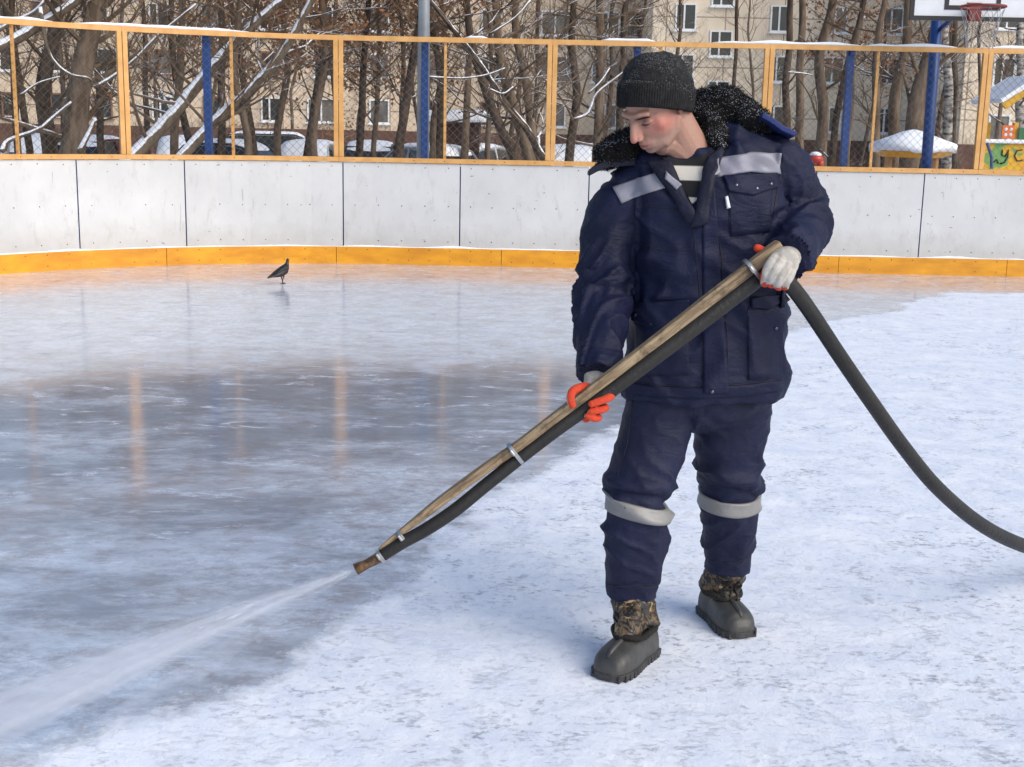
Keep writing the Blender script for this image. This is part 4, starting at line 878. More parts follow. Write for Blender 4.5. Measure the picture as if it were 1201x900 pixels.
ring('knee_band', TB, lambda c, s: (a0 + a1) / 2 + (a1 - a0) / 2 * c, lambda c, s: (b0 + b1) / 2 + (b1 - b0) / 2 * c, 748, 3.66, REFL2, trs)
a0, a1, b0, b1 = zr(822, 579, 3.84), zr(890, 584, 3.84), zr(823, 596, 3.84), zr(890, 600, 3.84)
ring('knee_band', TB, lambda c, s: (a0 + a1) / 2 + (a1 - a0) / 2 * c + .018 * s, lambda c, s: (b0 + b1) / 2 + (b1 - b0) / 2 * c + .018 * s, 856, 3.905, REFL2, trs)
for pl in ([(711, 686), (740, 690), (770, 688)], [(834, 658), (852, 660), (874, 657)], [(742, 470), (736, 520), (724, 560)], [(815, 470), (814, 485)]): seam('seam', pl, TB, trs)
# ---------------------------------------------------------------- boots
CAMO, n_, b_ = newmat('camouflage'); q = N(n_); co = q.coord((1, 1, .8))
c = q.mix(q.ramp(q.noise(co, 26, 3, .6, 1.5), [(.46, 0.0), (.50, 1.0)]), (.035, .026, .016), (.13, .085, .045)); c = q.mix(q.ramp(q.noise(q.coord((1.3, 1, 1)), 31, 3, .6, 2), [(.49, 0.0), (.52, 1.0)]), c, (.008, .008, .007)); c = q.mix(q.ramp(q.noise(q.coord((1, 1.2, 2)), 22, 2, .5, 1), [(.62, 0.0), (.65, 1.0)]), c, (.34, .22, .10))
q.link(c, b_.inputs['Base Color']); b_.inputs['Roughness'].default_value = .55; q.link(q.bump(q.noise(q.coord(), 40, 4), .6, .01), b_.inputs['Normal'])
RUB = mat('boot_rubber', (.036, .037, .037), .45, c2=(.062, .060, .056), vscale=26, bump=.12, bscale=120); RUBD = mat('boot_sole', (.022, .022, .023), .6, c2=(.05, .05, .052), vscale=24); FURT = mat('boot_trim', (.015, .013, .012), .9, bump=1, bscale=160)
def boot(heel, toe, shaft_top, parent, seed):
    h = Vector((heel[0], heel[1], 0)); t = Vector((toe[0], toe[1], 0)); X = (t - h).normalized(); Yv = Vector((-X.y, X.x, 0)); L = (t - h).length; Z = Vector((0, 0, 1))
    root = empty('boot', (h.x, h.y, 0)); root.parent = parent; root.matrix_parent_inverse = parent.matrix_basis.inverted()
    def fr(x, y, z): return h + X * x * L + Yv * y + Z * z
    wd = [(0, .034), (.06, .044), (.2, .047), (.38, .047), (.55, .055), (.72, .061), (.86, .058), (.95, .046), (1.0, .026)]
    # sole
    mb = MB(); L_ = []
    for x, w_ in [(-.012, .02)] + wd + [(1.015, .008)]: L_.append([fr(x, -w_ - .002, .004), fr(x, w_ + .002, .004), fr(x, w_ + .003, .024), fr(x, -w_ - .003, .024)])
    mb.loops(L_)
    mb2 = MB(); mb2.loops(L_); so_ = mb2.build('sole', RUBD, root, bevel=.004)
    TRD = []
    for k in range(13):
        x = .02 + k * .078; w_ = np.interp(x, [a for a, b in wd], [b for a, b in wd])
        mb3 = MB()
        for sg in (-1, 1): mb3.box(fr(x, sg * (w_ + .002), .011), (.013, .005, .020), Matrix((X, Yv, Z)).transposed())
        mb3.box(fr(x, 0, .006), (.013, 2 * w_, .008), Matrix((X, Yv, Z)).transposed()); L_ = L_; TRD.append(mb3)
    tm_ = MB()
    for t_ in TRD: tm_.add(t_.v, t_.f)
    tm_.box(fr(.5, 0, .012), (L * .9, .03, .012), Matrix((X, Yv, Z)).transposed()); tm_.build('tread', RUBD, so_)
    # rubber shell
    mb = MB(); sec_ = []
    top = [(0, .080), (.05, .098), (.2, .106), (.38, .106), (.52, .102), (.65, .094), (.78, .086), (.88, .077), (.96, .060), (1.0, .040)]
    for (x, hz) in top:
        w_ = np.interp(x, [a for a, b in wd], [b for a, b in wd]); L_ = []
        for a in np.linspace(0, math.pi, 15):
            yy = math.cos(a); zz = math.sin(a) ** .62; L_.append(fr(x, w_ * (abs(yy) ** .75) * (1 if yy > 0 else -1), .018 + (hz - .018) * zz))
        L_ += [fr(x, -w_ * .6, .012), fr(x, 0, .010), fr(x, w_ * .6, .012)]; sec_.append(L_)
    mb.loops(sec_); sm = remesh(mb, .005, 3); sm.materials.append(RUB); link('rubber_shell', sm, root, smooth=True)
    # moulded ridge down the toe
    mb = MB(); mb.tube([fr(x, .0, z) for x, z in ((.50, .103), (.6, .098), (.72, .090), (.85, .080), (.93, .067))], [.007, .008, .008, .008, .005], 8); mb.build('toe_ridge', RUB, root, smooth=True)
    # camo shaft
    st_ = Vector(shaft_top); a0 = fr(.28, 0, .095); pts = [a0, a0.lerp(st_, .22), a0.lerp(st_, .45), a0.lerp(st_, .75), st_ + Vector((0, 0, .03))]
    mb = MB(); mb.tube(pts, [.070, .067, .064, .068, .064], 20, squash=1.0, up=Yv); mb.tube([fr(.56, 0, .085), fr(.43, 0, .14), a0.lerp(st_, .55)], [.036, .048, .052], 14)
    sf = remesh(mb, .006, 4); V = getv(sf).copy(); Nn = getn(sf)
    for i in range(len(V)):
        p = V[i]; V[i] += Nn[i] * (.005 * (ridged(p[2] * 24, Nn[i][0] * 1.1 + seed, Nn[i][1], 1.4) - .4) + .004 * pn(p[0] * 30, p[1] * 30, p[2] * 30))
    setv(sf, V); sf.materials.append(CAMO); link('camouflage_shaft', sf, root, smooth=True)
    # padded trim between shaft and rubber
    mb = MB(); mb.tube([fr(.36 + .27 * math.cos(t), .058 * math.sin(t), .108 - .006 * math.cos(t) + .004 * math.sin(5 * t)) for t in np.linspace(0, 2 * math.pi, 41)[:-1]], .010, 8, closed=True); mb.build('collar_trim', FURT, root, smooth=True)
    # laces
    mb = MB(); B = a0.lerp(st_, .45) + X * .066
    cs_ = a0.lerp(st_, .42)
    def fl_(y, z, o=.074): return cs_ + Yv * y + Z * z + X * (o - 4.5 * y * y)
    for k in range(3): mb.tube([fl_(s_ * .032, -.028 + .022 * k + s_ * .010 * (1 if k % 2 else -1)) for s_ in np.linspace(-1, 1, 9)], .0036, 6)
    for sg in (-1, 1): mb.tube([fl_(sg * .004, .012, .080), fl_(sg * .020, .026, .084), fl_(sg * .030, .012, .082), fl_(sg * .016, .002, .082), fl_(sg * .004, .010, .080)], .0036, 6); mb.tube([fl_(sg * .004, .010, .080), fl_(sg * .012, -.014, .084), fl_(sg * .014, -.036, .082)], .0034, 6)
    mb.build('lace', FURT, root, smooth=True)
g = G
boot(g(761, 764)[:2], g(708, 799)[:2], (P(741, 700, 3.69)), man, 1)
boot(g(829, 716)[:2], g(872, 750)[:2], (P(852, 668, 3.97)), man, 5)
# ---------------------------------------------------------------- head (local frame: face towards -Y, z up, x to his left)
def lerp3(pl, u):
    t = u * (len(pl) - 1); i = min(len(pl) - 2, int(t)); f = t - i; return tuple(pl[i][k] * (1 - f) + pl[i + 1][k] * f for k in range(3))
HC = P(770, 123.5, 3.64)
yaw, pit, rol = R(-51), R(34), R(0)
HM = Matrix.Rotation(yaw, 3, 'Z') @ Matrix.Rotation(rol, 3, 'Y') @ Matrix.Rotation(pit, 3, 'X')
def hw(x, y, z): return HC + HM @ Vector((x, y, z))
mb = MB()
mb.ball((0, .012, .035), (.076, .098, .088), nu=28, nv=18); mb.ball((0, -.026, -.022), (.066, .070, .082), nu=24, nv=16); mb.ball((0, -.035, -.074), (.051, .056, .040), nu=24, nv=14)
mb.ball((0, -.077, -.089), (.022, .0165, .0165)); mb.tube([(0, -.066, -.094), (0, -.030, -.088)], [.028, .034], 12)
for s_ in (-1, 1):
    mb.ball((s_ * .040, -.054, -.022), (.026, .022, .026)); mb.tube([(s_ * .058, .004, -.030), (s_ * .053, -.012, -.068), (s_ * .032, -.058, -.088)], [.015, .015, .016], 12)
mb.tube([(-.050, -.076, .020), (-.026, -.092, .024), (0, -.095, .020), (.026, -.092, .024), (.050, -.076, .020)], [.0105, .0118, .010, .0118, .0105], 12)
mb.ball((0, -.079, -.066), (.031, .022, .026))
H1 = remesh(mb, .0026, 22); V = getv(H1).copy()
for s_ in (-1, 1):
    for (c, A, sg) in (((s_ * .031, -.092, .001), .0085, .0130), ((s_ * .014, -.096, .006), .003, .008), ((s_ * .040, -.085, -.048), .004, .016)):
        d2 = ((V - np.array(c)) ** 2).sum(1); V[:, 1] += A * np.exp(-d2 / (2 * sg * sg))
d2 = ((V - np.array((0, -.104, -.089))) ** 2 * np.array((.3, 1, 1.6))).sum(1); V[:, 1] += .005 * np.exp(-d2 / (2 * .008 ** 2))
mb = MB(); mb.v = [tuple(x) for x in V]; mb.f = [tuple(p.vertices) for p in H1.polygons]; mb.mi = [0] * len(mb.f)
# nose, lids, lips, ears
LZ = .006
mb.tube([(0, -.092, .018), (0, -.103, .002), (0, -.1145, -.018), (0, -.1220, -.032)], [.0092, .0086, .0094, .0100], 14)
mb.tube([(0, -.092, .008), (0, -.100, -.020), (0, -.106, -.037)], [.012, .0138, .0138], 14); mb.ball((0, -.1215, -.0350), (.0105, .0105, .0096)); 
for s_ in (-1, 1):
    mb.ball((s_ * .0120, -.1090, -.0385), (.0075, .0120, .0075))
    mb.ball((s_ * .0305, -.0775, -.003), (.0155, .0105, .0110), nu=20, nv=12)
    mb.tube([(s_ * .017, -.0850, -.0095), (s_ * .026, -.0880, -.0135), (s_ * .036, -.0855, -.0125), (s_ * .045, -.0770, -.008)], [.0018, .0030, .0030, .0018], 8)
    mb.tube([(s_ * .072, .006, .018), (s_ * .078, .020, .022), (s_ * .080, .024, .004), (s_ * .077, .016, -.016), (s_ * .072, .006, -.026)], [.005, .006, .0058, .006, .0065], 10); mb.ball((s_ * .073, .012, 0), (.006, .014, .022))
mb.tube([(-.0285, -.0830, -.0685), (-.015, -.0960, -.0640), (-.005, -.1020, -.0610), (0, -.1012, -.0620), (.005, -.1020, -.0610), (.015, -.0960, -.0640), (.0285, -.0830, -.0685)], [.0022, .0036, .0042, .0040, .0042, .0036, .0022], 10)
mb.tube([(-.026, -.0840, -.0705), (-.013, -.0960, -.0735), (0, -.1000, -.0750), (.013, -.0960, -.0735), (.026, -.0840, -.0705)], [.0024, .0044, .0050, .0044, .0024], 10)
mb.tube([(0, -.092, -.050), (0, -.0965, -.058)], [.0075, .0065], 8)
H2 = remesh(mb, .0021, 2, .45); V = getv(H2).copy().astype(np.float64)
for s_ in (-1, 1):
    for u_ in np.linspace(0, 1, 7):
        d2 = ((V - np.array((s_ * (.018 + .016 * u_), -.096 + .010 * u_, -.040 - .022 * u_))) ** 2).sum(1); V[:, 1] += .0011 * np.exp(-d2 / (2 * .0036 ** 2))
# carve nostrils
for s_ in (-1, 1):
    d2 = ((V - np.array((s_ * .0068, -.117, -.0470))) ** 2).sum(1); V[:, 2] += .0035 * np.exp(-d2 / (2 * .0030 ** 2))
loc = V.copy()
def gs(c, s3): return np.exp(-(((loc - np.array(c)) / np.array(s3)) ** 2).sum(1) / 2)
skin = np.tile(np.array((.44, .245, .180)), (len(loc), 1))
def blend(base, c, w_): w_ = np.clip(w_, 0, 1)[:, None]; return base * (1 - w_) + np.array(c) * w_
for s_ in (-1, 1):
    skin = blend(skin, (.56, .145, .115), .70 * gs((s_ * .056, -.058, -.022), (.024, .034, .020))); skin = blend(skin, (.50, .12, .09), .6 * gs((s_ * .082, .016, 0), (.012, .02, .026)))
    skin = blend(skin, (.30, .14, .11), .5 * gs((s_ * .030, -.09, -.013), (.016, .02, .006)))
skin = blend(skin, (.52, .145, .11), .75 * gs((0, -.126, -.038), (.012, .014, .014)))
for s_ in (-1, 1): skin = blend(skin, (.05, .035, .028), .7 * gs((s_ * .070, -.008, .004), (.014, .008, .016)))
stub = np.clip((-.046 - loc[:, 2]) / .02, 0, 1) * np.clip((.02 - loc[:, 1]) / .03, 0, 1); skin = blend(skin, (.27, .185, .155), .50 * stub)
lips = gs((0, -.096, -.0680), (.020, .014, .0058)); skin = blend(skin, (.34, .115, .095), .85 * np.clip(lips * 1.5 - .25, 0, 1))
for s_ in (-1, 1): skin = blend(skin, (.06, .02, .018), 1.2 * gs((s_ * .0068, -.117, -.0480), (.003, .004, .0026)))
for s_ in (-1, 1):
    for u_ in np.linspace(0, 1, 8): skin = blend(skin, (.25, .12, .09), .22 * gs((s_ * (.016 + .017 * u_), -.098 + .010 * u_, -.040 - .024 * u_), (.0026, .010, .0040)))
    skin = blend(skin, (.20, .08, .06), .55 * gs((s_ * .0125, -.112, -.0475), (.008, .010, .0028)))  # shade under the nostril wing, painted into the skin colour
    for u_ in np.linspace(0, 1, 9): skin = blend(skin, (.060, .038, .030), .55 * gs(lerp3([(s_ * .010, -.100, .012), (s_ * .028, -.099, .0185), (s_ * .046, -.088, .017), (s_ * .057, -.074, .009)], u_), (.0058, .014, .0042 * (1.1 - .45 * u_))))
    skin = blend(skin, (.16, .075, .058), .6 * gs((s_ * .031, -.086, .004), (.015, .012, .0040)))  # upper lid's shadow painted in as a dark fold
    for u_ in np.linspace(-1, 1, 9): skin = blend(skin, (.035, .02, .016), .5 * gs((s_ * (.031 + .015 * u_), -.088, -.0070 + .0015 * u_ * u_), (.003, .012, .0013)))  # shaded eye slit below the lid crease, done in colour
mlz = -.0680 - .0 * loc[:, 0]; ml = np.exp(-((loc[:, 2] - mlz) / .0013) ** 2) * np.exp(-(loc[:, 0] / .018) ** 4) * (loc[:, 1] < -.084); skin = blend(skin, (.12, .03, .025), .9 * ml)  # shade between the lips painted as a dark line
Mh = np.array(HM); W_ = loc @ Mh.T + np.array(HC)
# add neck and chest, in world space, then one continuous surface
SK, n_, b_ = newmat('skin'); q = N(n_); at = q.node('ShaderNodeAttribute', attribute_name='skin'); 
q.link(q.mix(q.math('MULTIPLY', q.ramp(q.noise(q.coord(), 130, 8, .75), [(.40, 0.0), (.64, 1.0)]), .30), at.outputs['Color'], (.26, .12, .09)), b_.inputs['Base Color']); b_.inputs['Roughness'].default_value = .48
b_.inputs['Subsurface Weight'].default_value = .12; b_.inputs['Subsurface Radius'].default_value = (.012, .005, .003); b_.inputs['Subsurface Scale'].default_value = .6
q.link(q.bump(q.noise(q.coord(), 260, 4, .7), .22, .003), b_.inputs['Normal'])
mb = MB(); mb.v = [tuple(x) for x in W_]; mb.f = [tuple(p.vertices) for p in H2.polygons]; mb.mi = [0] * len(mb.f)
nb_ = P(818, 196, 3.72); mb.tube([hw(0, .03, -.02), hw(0, .032, -.060), nb_.lerp(hw(0, .03, -.06), .45), nb_, nb_ + Vector((0, 0, -.06))], [.052, .056, .059, .064, .075], 24)
mb.tube([hw(0, -.045, -.100), hw(0, -.01, -.115), nb_ + Vector((-.01, -.02, .02))], [.030, .040, .05], 14)
mb.tube([nb_ + Vector((-.14, .02, -.06)), nb_ + Vector((0, 0, -.05)), nb_ + Vector((.14, .02, -.04))], [.05, .065, .05], 14)
mb.tube([nb_ + Vector((0, .0, -.05)), P(825, 300, YT), P(822, 440, YT)], [.08, .12, .12], 16)
BD = remesh(mb, .0024, 2, .4); bvv = getv(BD)
from mathutils.kdtree import KDTree
kd = KDTree(len(W_)); [kd.insert(p, i) for i, p in enumerate(W_)]; kd.balance(); cc = np.zeros((len(bvv), 3)); neckc = np.array((.40, .225, .165))
for i, p in enumerate(bvv):
    co_, j, d = kd.find(p); t = min(1, d / .02); cc[i] = skin[j] * (1 - t) + neckc * t
vcol(BD, 'skin', cc); BD.materials.append(SK); body = link('body', BD, man, smooth=True)
HAIR = mat('dark_hair', (.016, .011, .009), .7, bump=.8, bscale=150); LASH = mat('lash', (.010, .007, .006), .6)
def hair_strokes(name, pl, wd_, n, ln, dirs, r, parent):
    mb = MB(); r_ = random.Random(5); B_ = bv(BD)
    for k in range(n):
        u = r_.random(); x, y, z = lerp3(pl, u); z += max(-1.3, min(1.3, r_.gauss(0, 1))) * wd_ * (1 - .5 * u); p = hw(x, y, z); l, nn, _, _ = B_.find_nearest(p) if name != 'eyebrow' else B_.ray_cast(hw(x * 1.25, -.20, z), HM @ Vector((-x * .25 / .10, 1, 0)).normalized())
        if l is None: continue
        d = (HM @ Vector(dirs)).normalized() + Vector((r_.gauss(0, .2), r_.gauss(0, .2), r_.gauss(0, .25))); d = (d - nn * d.dot(nn)).normalized()
        mb.tube([l, l + d * ln * .5 + nn * .0016, l + d * ln + nn * .0006], [r, r * .8, r * .3], 3)
    return mb.build(name, HAIR, parent)
for s_ in (-1, 1):
    hair_strokes('eyebrow', [(s_ * .014, -.106, .012), (s_ * .028, -.104, .017), (s_ * .040, -.090, .0175), (s_ * .049, -.076, .015)], .0032, 420, .0055, (s_ * 1, .3, .1), .00024, body)
    B_ = bv(BD); mb = MB(); pts = []
    for x, y, z in ((.0155, -.098, -.0070), (.023, -.099, -.0082), (.031, -.099, -.0082), (.039, -.096, -.0072), (.0480, -.088, -.0050)):
        l, nn, _, _ = B_.ray_cast(hw(s_ * x * 1.25, -.20, z), HM @ Vector((-s_ * x * 2.5, 1, 0)).normalized())
        if l is None: l, nn, _, _ = B_.find_nearest(hw(s_ * x, y, z))
        pts.append(l + nn * .0002)
    mb.tube([Vector(p) for p in bez(pts, 4)], [.0005 + .0010 * math.sin(math.pi * min(1, (k + 3) / 20)) for k in range(17)], 6); mb.build('eyelashes', LASH, body, smooth=True)
    pass
hair_strokes('hair', [(.072, .030, -.012), (.058, .070, -.034), (.02, .088, -.050), (-.02, .088, -.050), (-.055, .070, -.034)], .010, 900, .012, (0, .2, -1), .0007, body)
# ---------------------------------------------------------------- knit hat
def snowfleck(name, c, c2, thr, scale, rough=.9, rib=None, sheen=.0):
    m, n, b = newmat(name); q = N(n); co = q.coord()
    d = q.math('LESS_THAN', q.voro(co, scale), thr); gate = q.ramp(q.math('ADD', q.math('MULTIPLY', q.upz(), .55), q.noise(co, 16, 3)), [(.52, 0.0), (.85, 1.0)])
    rn = q.voro(co, scale, out='Color'); sr = q.node('ShaderNodeSeparateXYZ'); q.link(rn, sr.inputs[0]); keep = q.math('LESS_THAN', sr.outputs[0], gate)
    base = q.mix(q.ramp(q.noise(co, 60, 4), [(.35, 0.0), (.65, 1.0)]), c, c2); q.link(q.mix(q.math('MULTIPLY', d, keep), base, (.75, .78, .84)), b.inputs['Base Color']); b.inputs['Roughness'].default_value = rough
    b.inputs['Sheen Weight'].default_value = sheen; b.inputs['Specular IOR Level'].default_value = .2; q.link(q.bump(q.noise(co, 190, 3, .7), .9, .006), b.inputs['Normal']); return m
KNIT = snowfleck('black_knit', (.013, .013, .0138), (.027, .0265, .027), .18, 420)
def lathe_hat(prof, ribs, amp, n, M):
    mb = MB(); L = []
    for (rx, ry, z, k) in prof:
        row = []
        for i in range(n):
            t = 2 * math.pi * i / n; a = 1 + k * amp * (abs(math.sin(t * ribs / 2)) - .5); row.append(M(rx * a * math.cos(t), ry * a * math.sin(t), z))
        L.append(row)
    mb.loops(L); return mb
HATM = Matrix.Rotation(yaw, 3, 'Z') @ Matrix.Rotation(R(-3), 3, 'X')
def hm(x, y, z): # hat frame slightly tilted back and sagging
    return HC + HATM @ Vector((x * 1.03, y * 1.05 - .004, z * 1.07 - .034))
cuff = lathe_hat([(.081, .100, .020, 0), (.087, .108, .0195, 1), (.0905, .1125, .026, 1), (.092, .114, .040, 1), (.0925, .115, .060, 1), (.0915, .114, .078, 1), (.088, .110, .085, 1), (.082, .102, .083, 0)], 96, .022, 768, hm)
hat = empty('hat', HC); hat.parent = man; hat.matrix_parent_inverse = man.matrix_basis.inverted()
cuff.build('hat_cuff', KNIT, hat, smooth=True)
pr_ = []
for k in range(15):
    a = math.pi / 2 * k / 14; rr_ = math.cos(a) ** .62 if k < 14 else .02; pr_.append((.0880 * max(rr_, .03), .1100 * max(rr_, .03), .060 + .104 * math.sin(a) ** 1.05, .6 if k < 12 else 0))
hc = lathe_hat([(.084, .104, .03, 0)] + pr_, 96, .010, 384, hm)
hc.v = [tuple(Vector(v) + Vector((pn(v[0] * 22, v[1] * 22, v[2] * 22), pn(v[0] * 22 + 9, v[1] * 22, v[2] * 22), pn(v[0] * 22, v[1] * 22 + 9, v[2] * 22))) * .006) for v in hc.v]
hc.build('hat_crown', KNIT, hat, smooth=True)
# ---------------------------------------------------------------- fur collar
FUR = snowfleck('black_fur', (.005, .005, .005), (.013, .012, .012), .25, 300, .85, sheen=.0)
mb = MB()
cl = [(700, 188, 3.70, .026), (716, 180, 3.70, .040), (735, 172, 3.71, .050), (752, 172, 3.74, .048), (775, 178, 3.80, .045), (800, 160, 3.84, .055), (822, 138, 3.83, .070), (846, 126, 3.80, .062), (868, 135, 3.76, .052), (886, 143, 3.72, .040), (898, 145, 3.70, .026)]
c_ = bez([(*P(x, y, Y), r) for x, y, Y, r in cl], 4); mb.tube([Vector(p[:3]) for p in c_], [p[3] for p in c_], 18)
mb.tube([P(828, 128, 3.80), P(836, 150, 3.74), P(842, 168, 3.68), P(846, 178, 3.64)], [.055, .045, .030, .014], 14)
FC = remesh(mb, .006, 4); V = getv(FC).copy(); Nn = getn(FC)
for i in range(len(V)): p = V[i]; V[i] += Nn[i] * (.010 * pn(p[0] * 22, p[1] * 22, p[2] * 22) + .006 * pn(p[0] * 60, p[1] * 60, p[2] * 60))
setv(FC, V); FC.materials.append(FUR); fur = link('fur_collar', FC, man, smooth=True)
mb = MB(); r_ = random.Random(11); Nn = getn(FC); fc_ = len(V)
for k in range(20000):
    i = r_.randrange(fc_); p = Vector(V[i]) + Vector((r_.gauss(0, .002), r_.gauss(0, .002), r_.gauss(0, .002))); n = Vector(Nn[i]); d = (n + Vector((r_.gauss(0, .7), r_.gauss(0, .7), r_.gauss(0, .7)))).normalized(); ln = r_.uniform(.004, .010); s = d.cross(Vector((r_.gauss(0, 1), r_.gauss(0, 1), r_.gauss(0, 1)))).normalized() * .0008
    m_ = p + d * ln * .6; e = m_ + (d + s * 900 * r_.uniform(-1, 1)).normalized() * ln * .5; mb.add([p - s, p + s, m_ + s, m_ - s, e], [(0, 1, 2, 3), (3, 2, 4)])
mb.build('fur_tufts', FUR, fur, fix=False)
mb = MB(); L = []
for (x, y, Y), w_ in (((690, 204, 3.68), .006), ((700, 197, 3.69), .010), ((716, 190, 3.70), .014), ((735, 188, 3.71), .016), ((760, 188, 3.72), .016)): L.append([P(x, y, Y) + Vector(d) for d in ((0, -.03, -w_), (0, .05, -w_), (0, .05, w_), (0, -.03, w_))])
mb.loops(L); mb.build('collar_edge', NAVYD, fur, smooth=False, bevel=.003)
# ---------------------------------------------------------------- gloves
GLV, n_, b_ = newmat('work_glove'); q = N(n_); at = q.node('ShaderNodeAttribute', attribute_name='orange'); co = q.coord()
wh = q.mix(q.ramp(q.noise(co, 45, 5, .6), [(.42, 0.0), (.66, 1.0)]), (.56, .53, .48), (.38, .35, .31)); orc = q.mix(q.noise(co, 70, 3), (.72, .075, .02), (.55, .04, .015))
of = q.ramp(q.math('ADD', at.outputs['Fac'], q.math('MULTIPLY', q.math('SUBTRACT', q.noise(co, 300, 2), .5), .35)), [(.46, 0.0), (.54, 1.0)]); q.link(q.mix(of, wh, orc), b_.inputs['Base Color']); b_.inputs['Roughness'].default_value = .8
q.link(q.bump(q.noise(co, 420, 3, .7), .8, .004), b_.inputs['Normal'])
def chain(mb, pl, r):
    c = bez([P(*p) for p in pl], 4); n = len(c); rr_ = [r * (1 - .12 * k / n) for k in range(n)]; rr_[-1] *= .8; mb.tube(c, rr_, 12); mb.ball(c[-1], rr_[-1] * 1.15); mb.ball(c[0], rr_[0] * 1.05)
def glove(name, build, orange, parent):
    mb = MB(); build(mb); g_ = remesh(mb, .0024, 2, .45); v = getv(g_); nn = getn(g_); vcol(g_, 'orange', np.repeat(np.array([orange(Vector(a), Vector(b)) for a, b in zip(v, nn)])[:, None], 3, 1)); g_.materials.append(GLV); return link(name, g_, parent, smooth=True)
def low(mb):
    mb.tube([P(699, 438, 3.465), P(697, 450, 3.445), P(694, 460, 3.435)], [.033, .030, .032], 16, squash=.8)
    mb.ball(P(690, 466, 3.43), (.038, .018, .036))
    chain(mb, [(694, 454, 3.425), (684, 454, 3.385), (673, 458, 3.345), (669, 466, 3.322), (671, 475, 3.317)], .0128)
    chain(mb, [(702, 464, 3.43), (714, 462, 3.41), (717, 464, 3.37), (711, 468, 3.343), (694, 474, 3.328)], .0120)
    chain(mb, [(697, 472, 3.43), (708, 477, 3.41), (710, 479, 3.37), (704, 481, 3.343), (693, 483, 3.333)], .0112)
    chain(mb, [(691, 477, 3.43), (700, 488, 3.41), (702, 490, 3.37), (697, 491, 3.343), (689, 488, 3.335)], .0110)
    chain(mb, [(685, 479, 3.43), (688, 490, 3.41), (687, 492, 3.38), (683, 489, 3.36)], .0098)
ymid = 3.475
g1_ = glove('glove', low, lambda p, n: 1.0 if ((p.y < 3.40 and not (n.x < -.80 and proj(p)[0] < 690)) or (n.z > .5 and False)) else 0.0, man); g1_['label'] = 'glove on the lower hand, orange palm side showing'
def upp(mb):
    mb.tube([P(927, 298, 3.55), P(923, 304, 3.50), P(919, 309, 3.455)], [.036, .036, .037], 16, squash=.9)
    mb.ball(P(919, 309, 3.420), (.042, .022, .044), Matrix.Rotation(R(20), 3, 'Y'))
    chain(mb, [(911, 300, 3.425), (904, 308, 3.382), (898, 320, 3.375), (896, 329, 3.392), (897, 333, 3.425)], .0128)
    chain(mb, [(918, 303, 3.415), (911, 313, 3.374), (905, 324, 3.370), (903, 331, 3.388), (905, 334, 3.425)], .0130)
    chain(mb, [(925, 308, 3.415), (919, 319, 3.374), (913, 330, 3.372), (912, 335, 3.392), (914, 337, 3.428)], .0126)
    chain(mb, [(930, 314, 3.42), (927, 324, 3.385), (922, 332, 3.380), (921, 336, 3.398), (921, 336, 3.43)], .0118)
    chain(mb, [(912, 305, 3.46), (900, 298, 3.475), (892, 293, 3.462), (888, 291, 3.445)], .0128)
g2_ = glove('glove', upp, lambda p, n: 1.0 if ((proj(p)[0] < 897.5 - (proj(p)[1] - 300) * .18 and n.x < -.35) or (proj(p)[1] < 297 and proj(p)[0] < 902) or (n.z < -.75 and p.y > 3.375)) else 0.0, man); g2_['label'] = 'pale back of the upper hand\'s glove'
# ================================================================== POLE AND HOSE
WOOD, n_, b_ = newmat('weathered_wood'); q = N(n_); sp2 = P(915, 285, 3.44); ep = P(425, 655, 3.27); dv = (sp2 - ep).normalized()
co = q.coord(); vm = q.node('ShaderNodeVectorMath', operation='DOT_PRODUCT'); q.link(co, vm.inputs[0]); vm.inputs[1].default_value = tuple(dv); al = vm.outputs['Value']
sv_ = q.node('ShaderNodeVectorMath', operation='SCALE'); sv_.inputs[0].default_value = tuple(dv); q.link(q.math('MULTIPLY', al, .93), sv_.inputs['Scale']); sub = q.node('ShaderNodeVectorMath', operation='SUBTRACT'); q.link(co, sub.inputs[0]); q.link(sv_.outputs[0], sub.inputs[1])
gr = q.noise(sub.outputs[0], 110, 6, .7); c = q.mix(q.ramp(gr, [(.38, 0.0), (.62, 1.0)]), (.13, .085, .045), (.36, .27, .165)); c = q.mix(q.ramp(q.noise(co, 14, 5, .7), [(.52, 0.0), (.66, .8)]), c, (.07, .048, .03))
q.link(c, b_.inputs['Base Color']); b_.inputs['Roughness'].default_value = .75; q.link(q.bump(gr, .7, .004), b_.inputs['Normal'])
HOSE = mat('black_hose', (.014, .0135, .013), .5, c2=(.024, .022, .020), spec=.35, vscale=10, bump=.3, bscale=80); CLP = mat('steel_clamp', (.52, .53, .54), .32, .9, var=.3, vscale=60)
def Yl(px): return 3.27 + (px - 425) / (915 - 425) * .17
pole = empty('wooden_pole', (ep.x, ep.y, 0)); tag(pole, 'long weathered wooden pole held across the body with the hose clamped along its underside', 'pole')
pp = [(915.5, 287.5, .0190), (905, 295.5, .0205), (883, 312, .0195), (800, 376, .0175), (700, 453, .0155), (650, 490.5, .0150), (607, 523.5, .0145), (570, 549, .0145), (533, 576, .0145), (505, 597.5, .0135), (480, 617, .0105), (455, 636, .0065), (444, 645, .004)]
c_ = bez([(*P(x, y, Yl(x)), r * 1.22) for x, y, r in pp], 4); mb = MB(); mb.tube([Vector(p[:3]) for p in c_], [p[3] for p in c_], 4, ph=math.pi / 4, up=(0, 1, 0.1)); 
mb.build('shaft', WOOD, pole, bevel=.004)
hose = empty('water_hose', (P(700, 466, 3.3).x, 3.35, 0)); tag(hose, 'thick black rubber hose running along the pole and trailing down to the ice at right', 'hose')
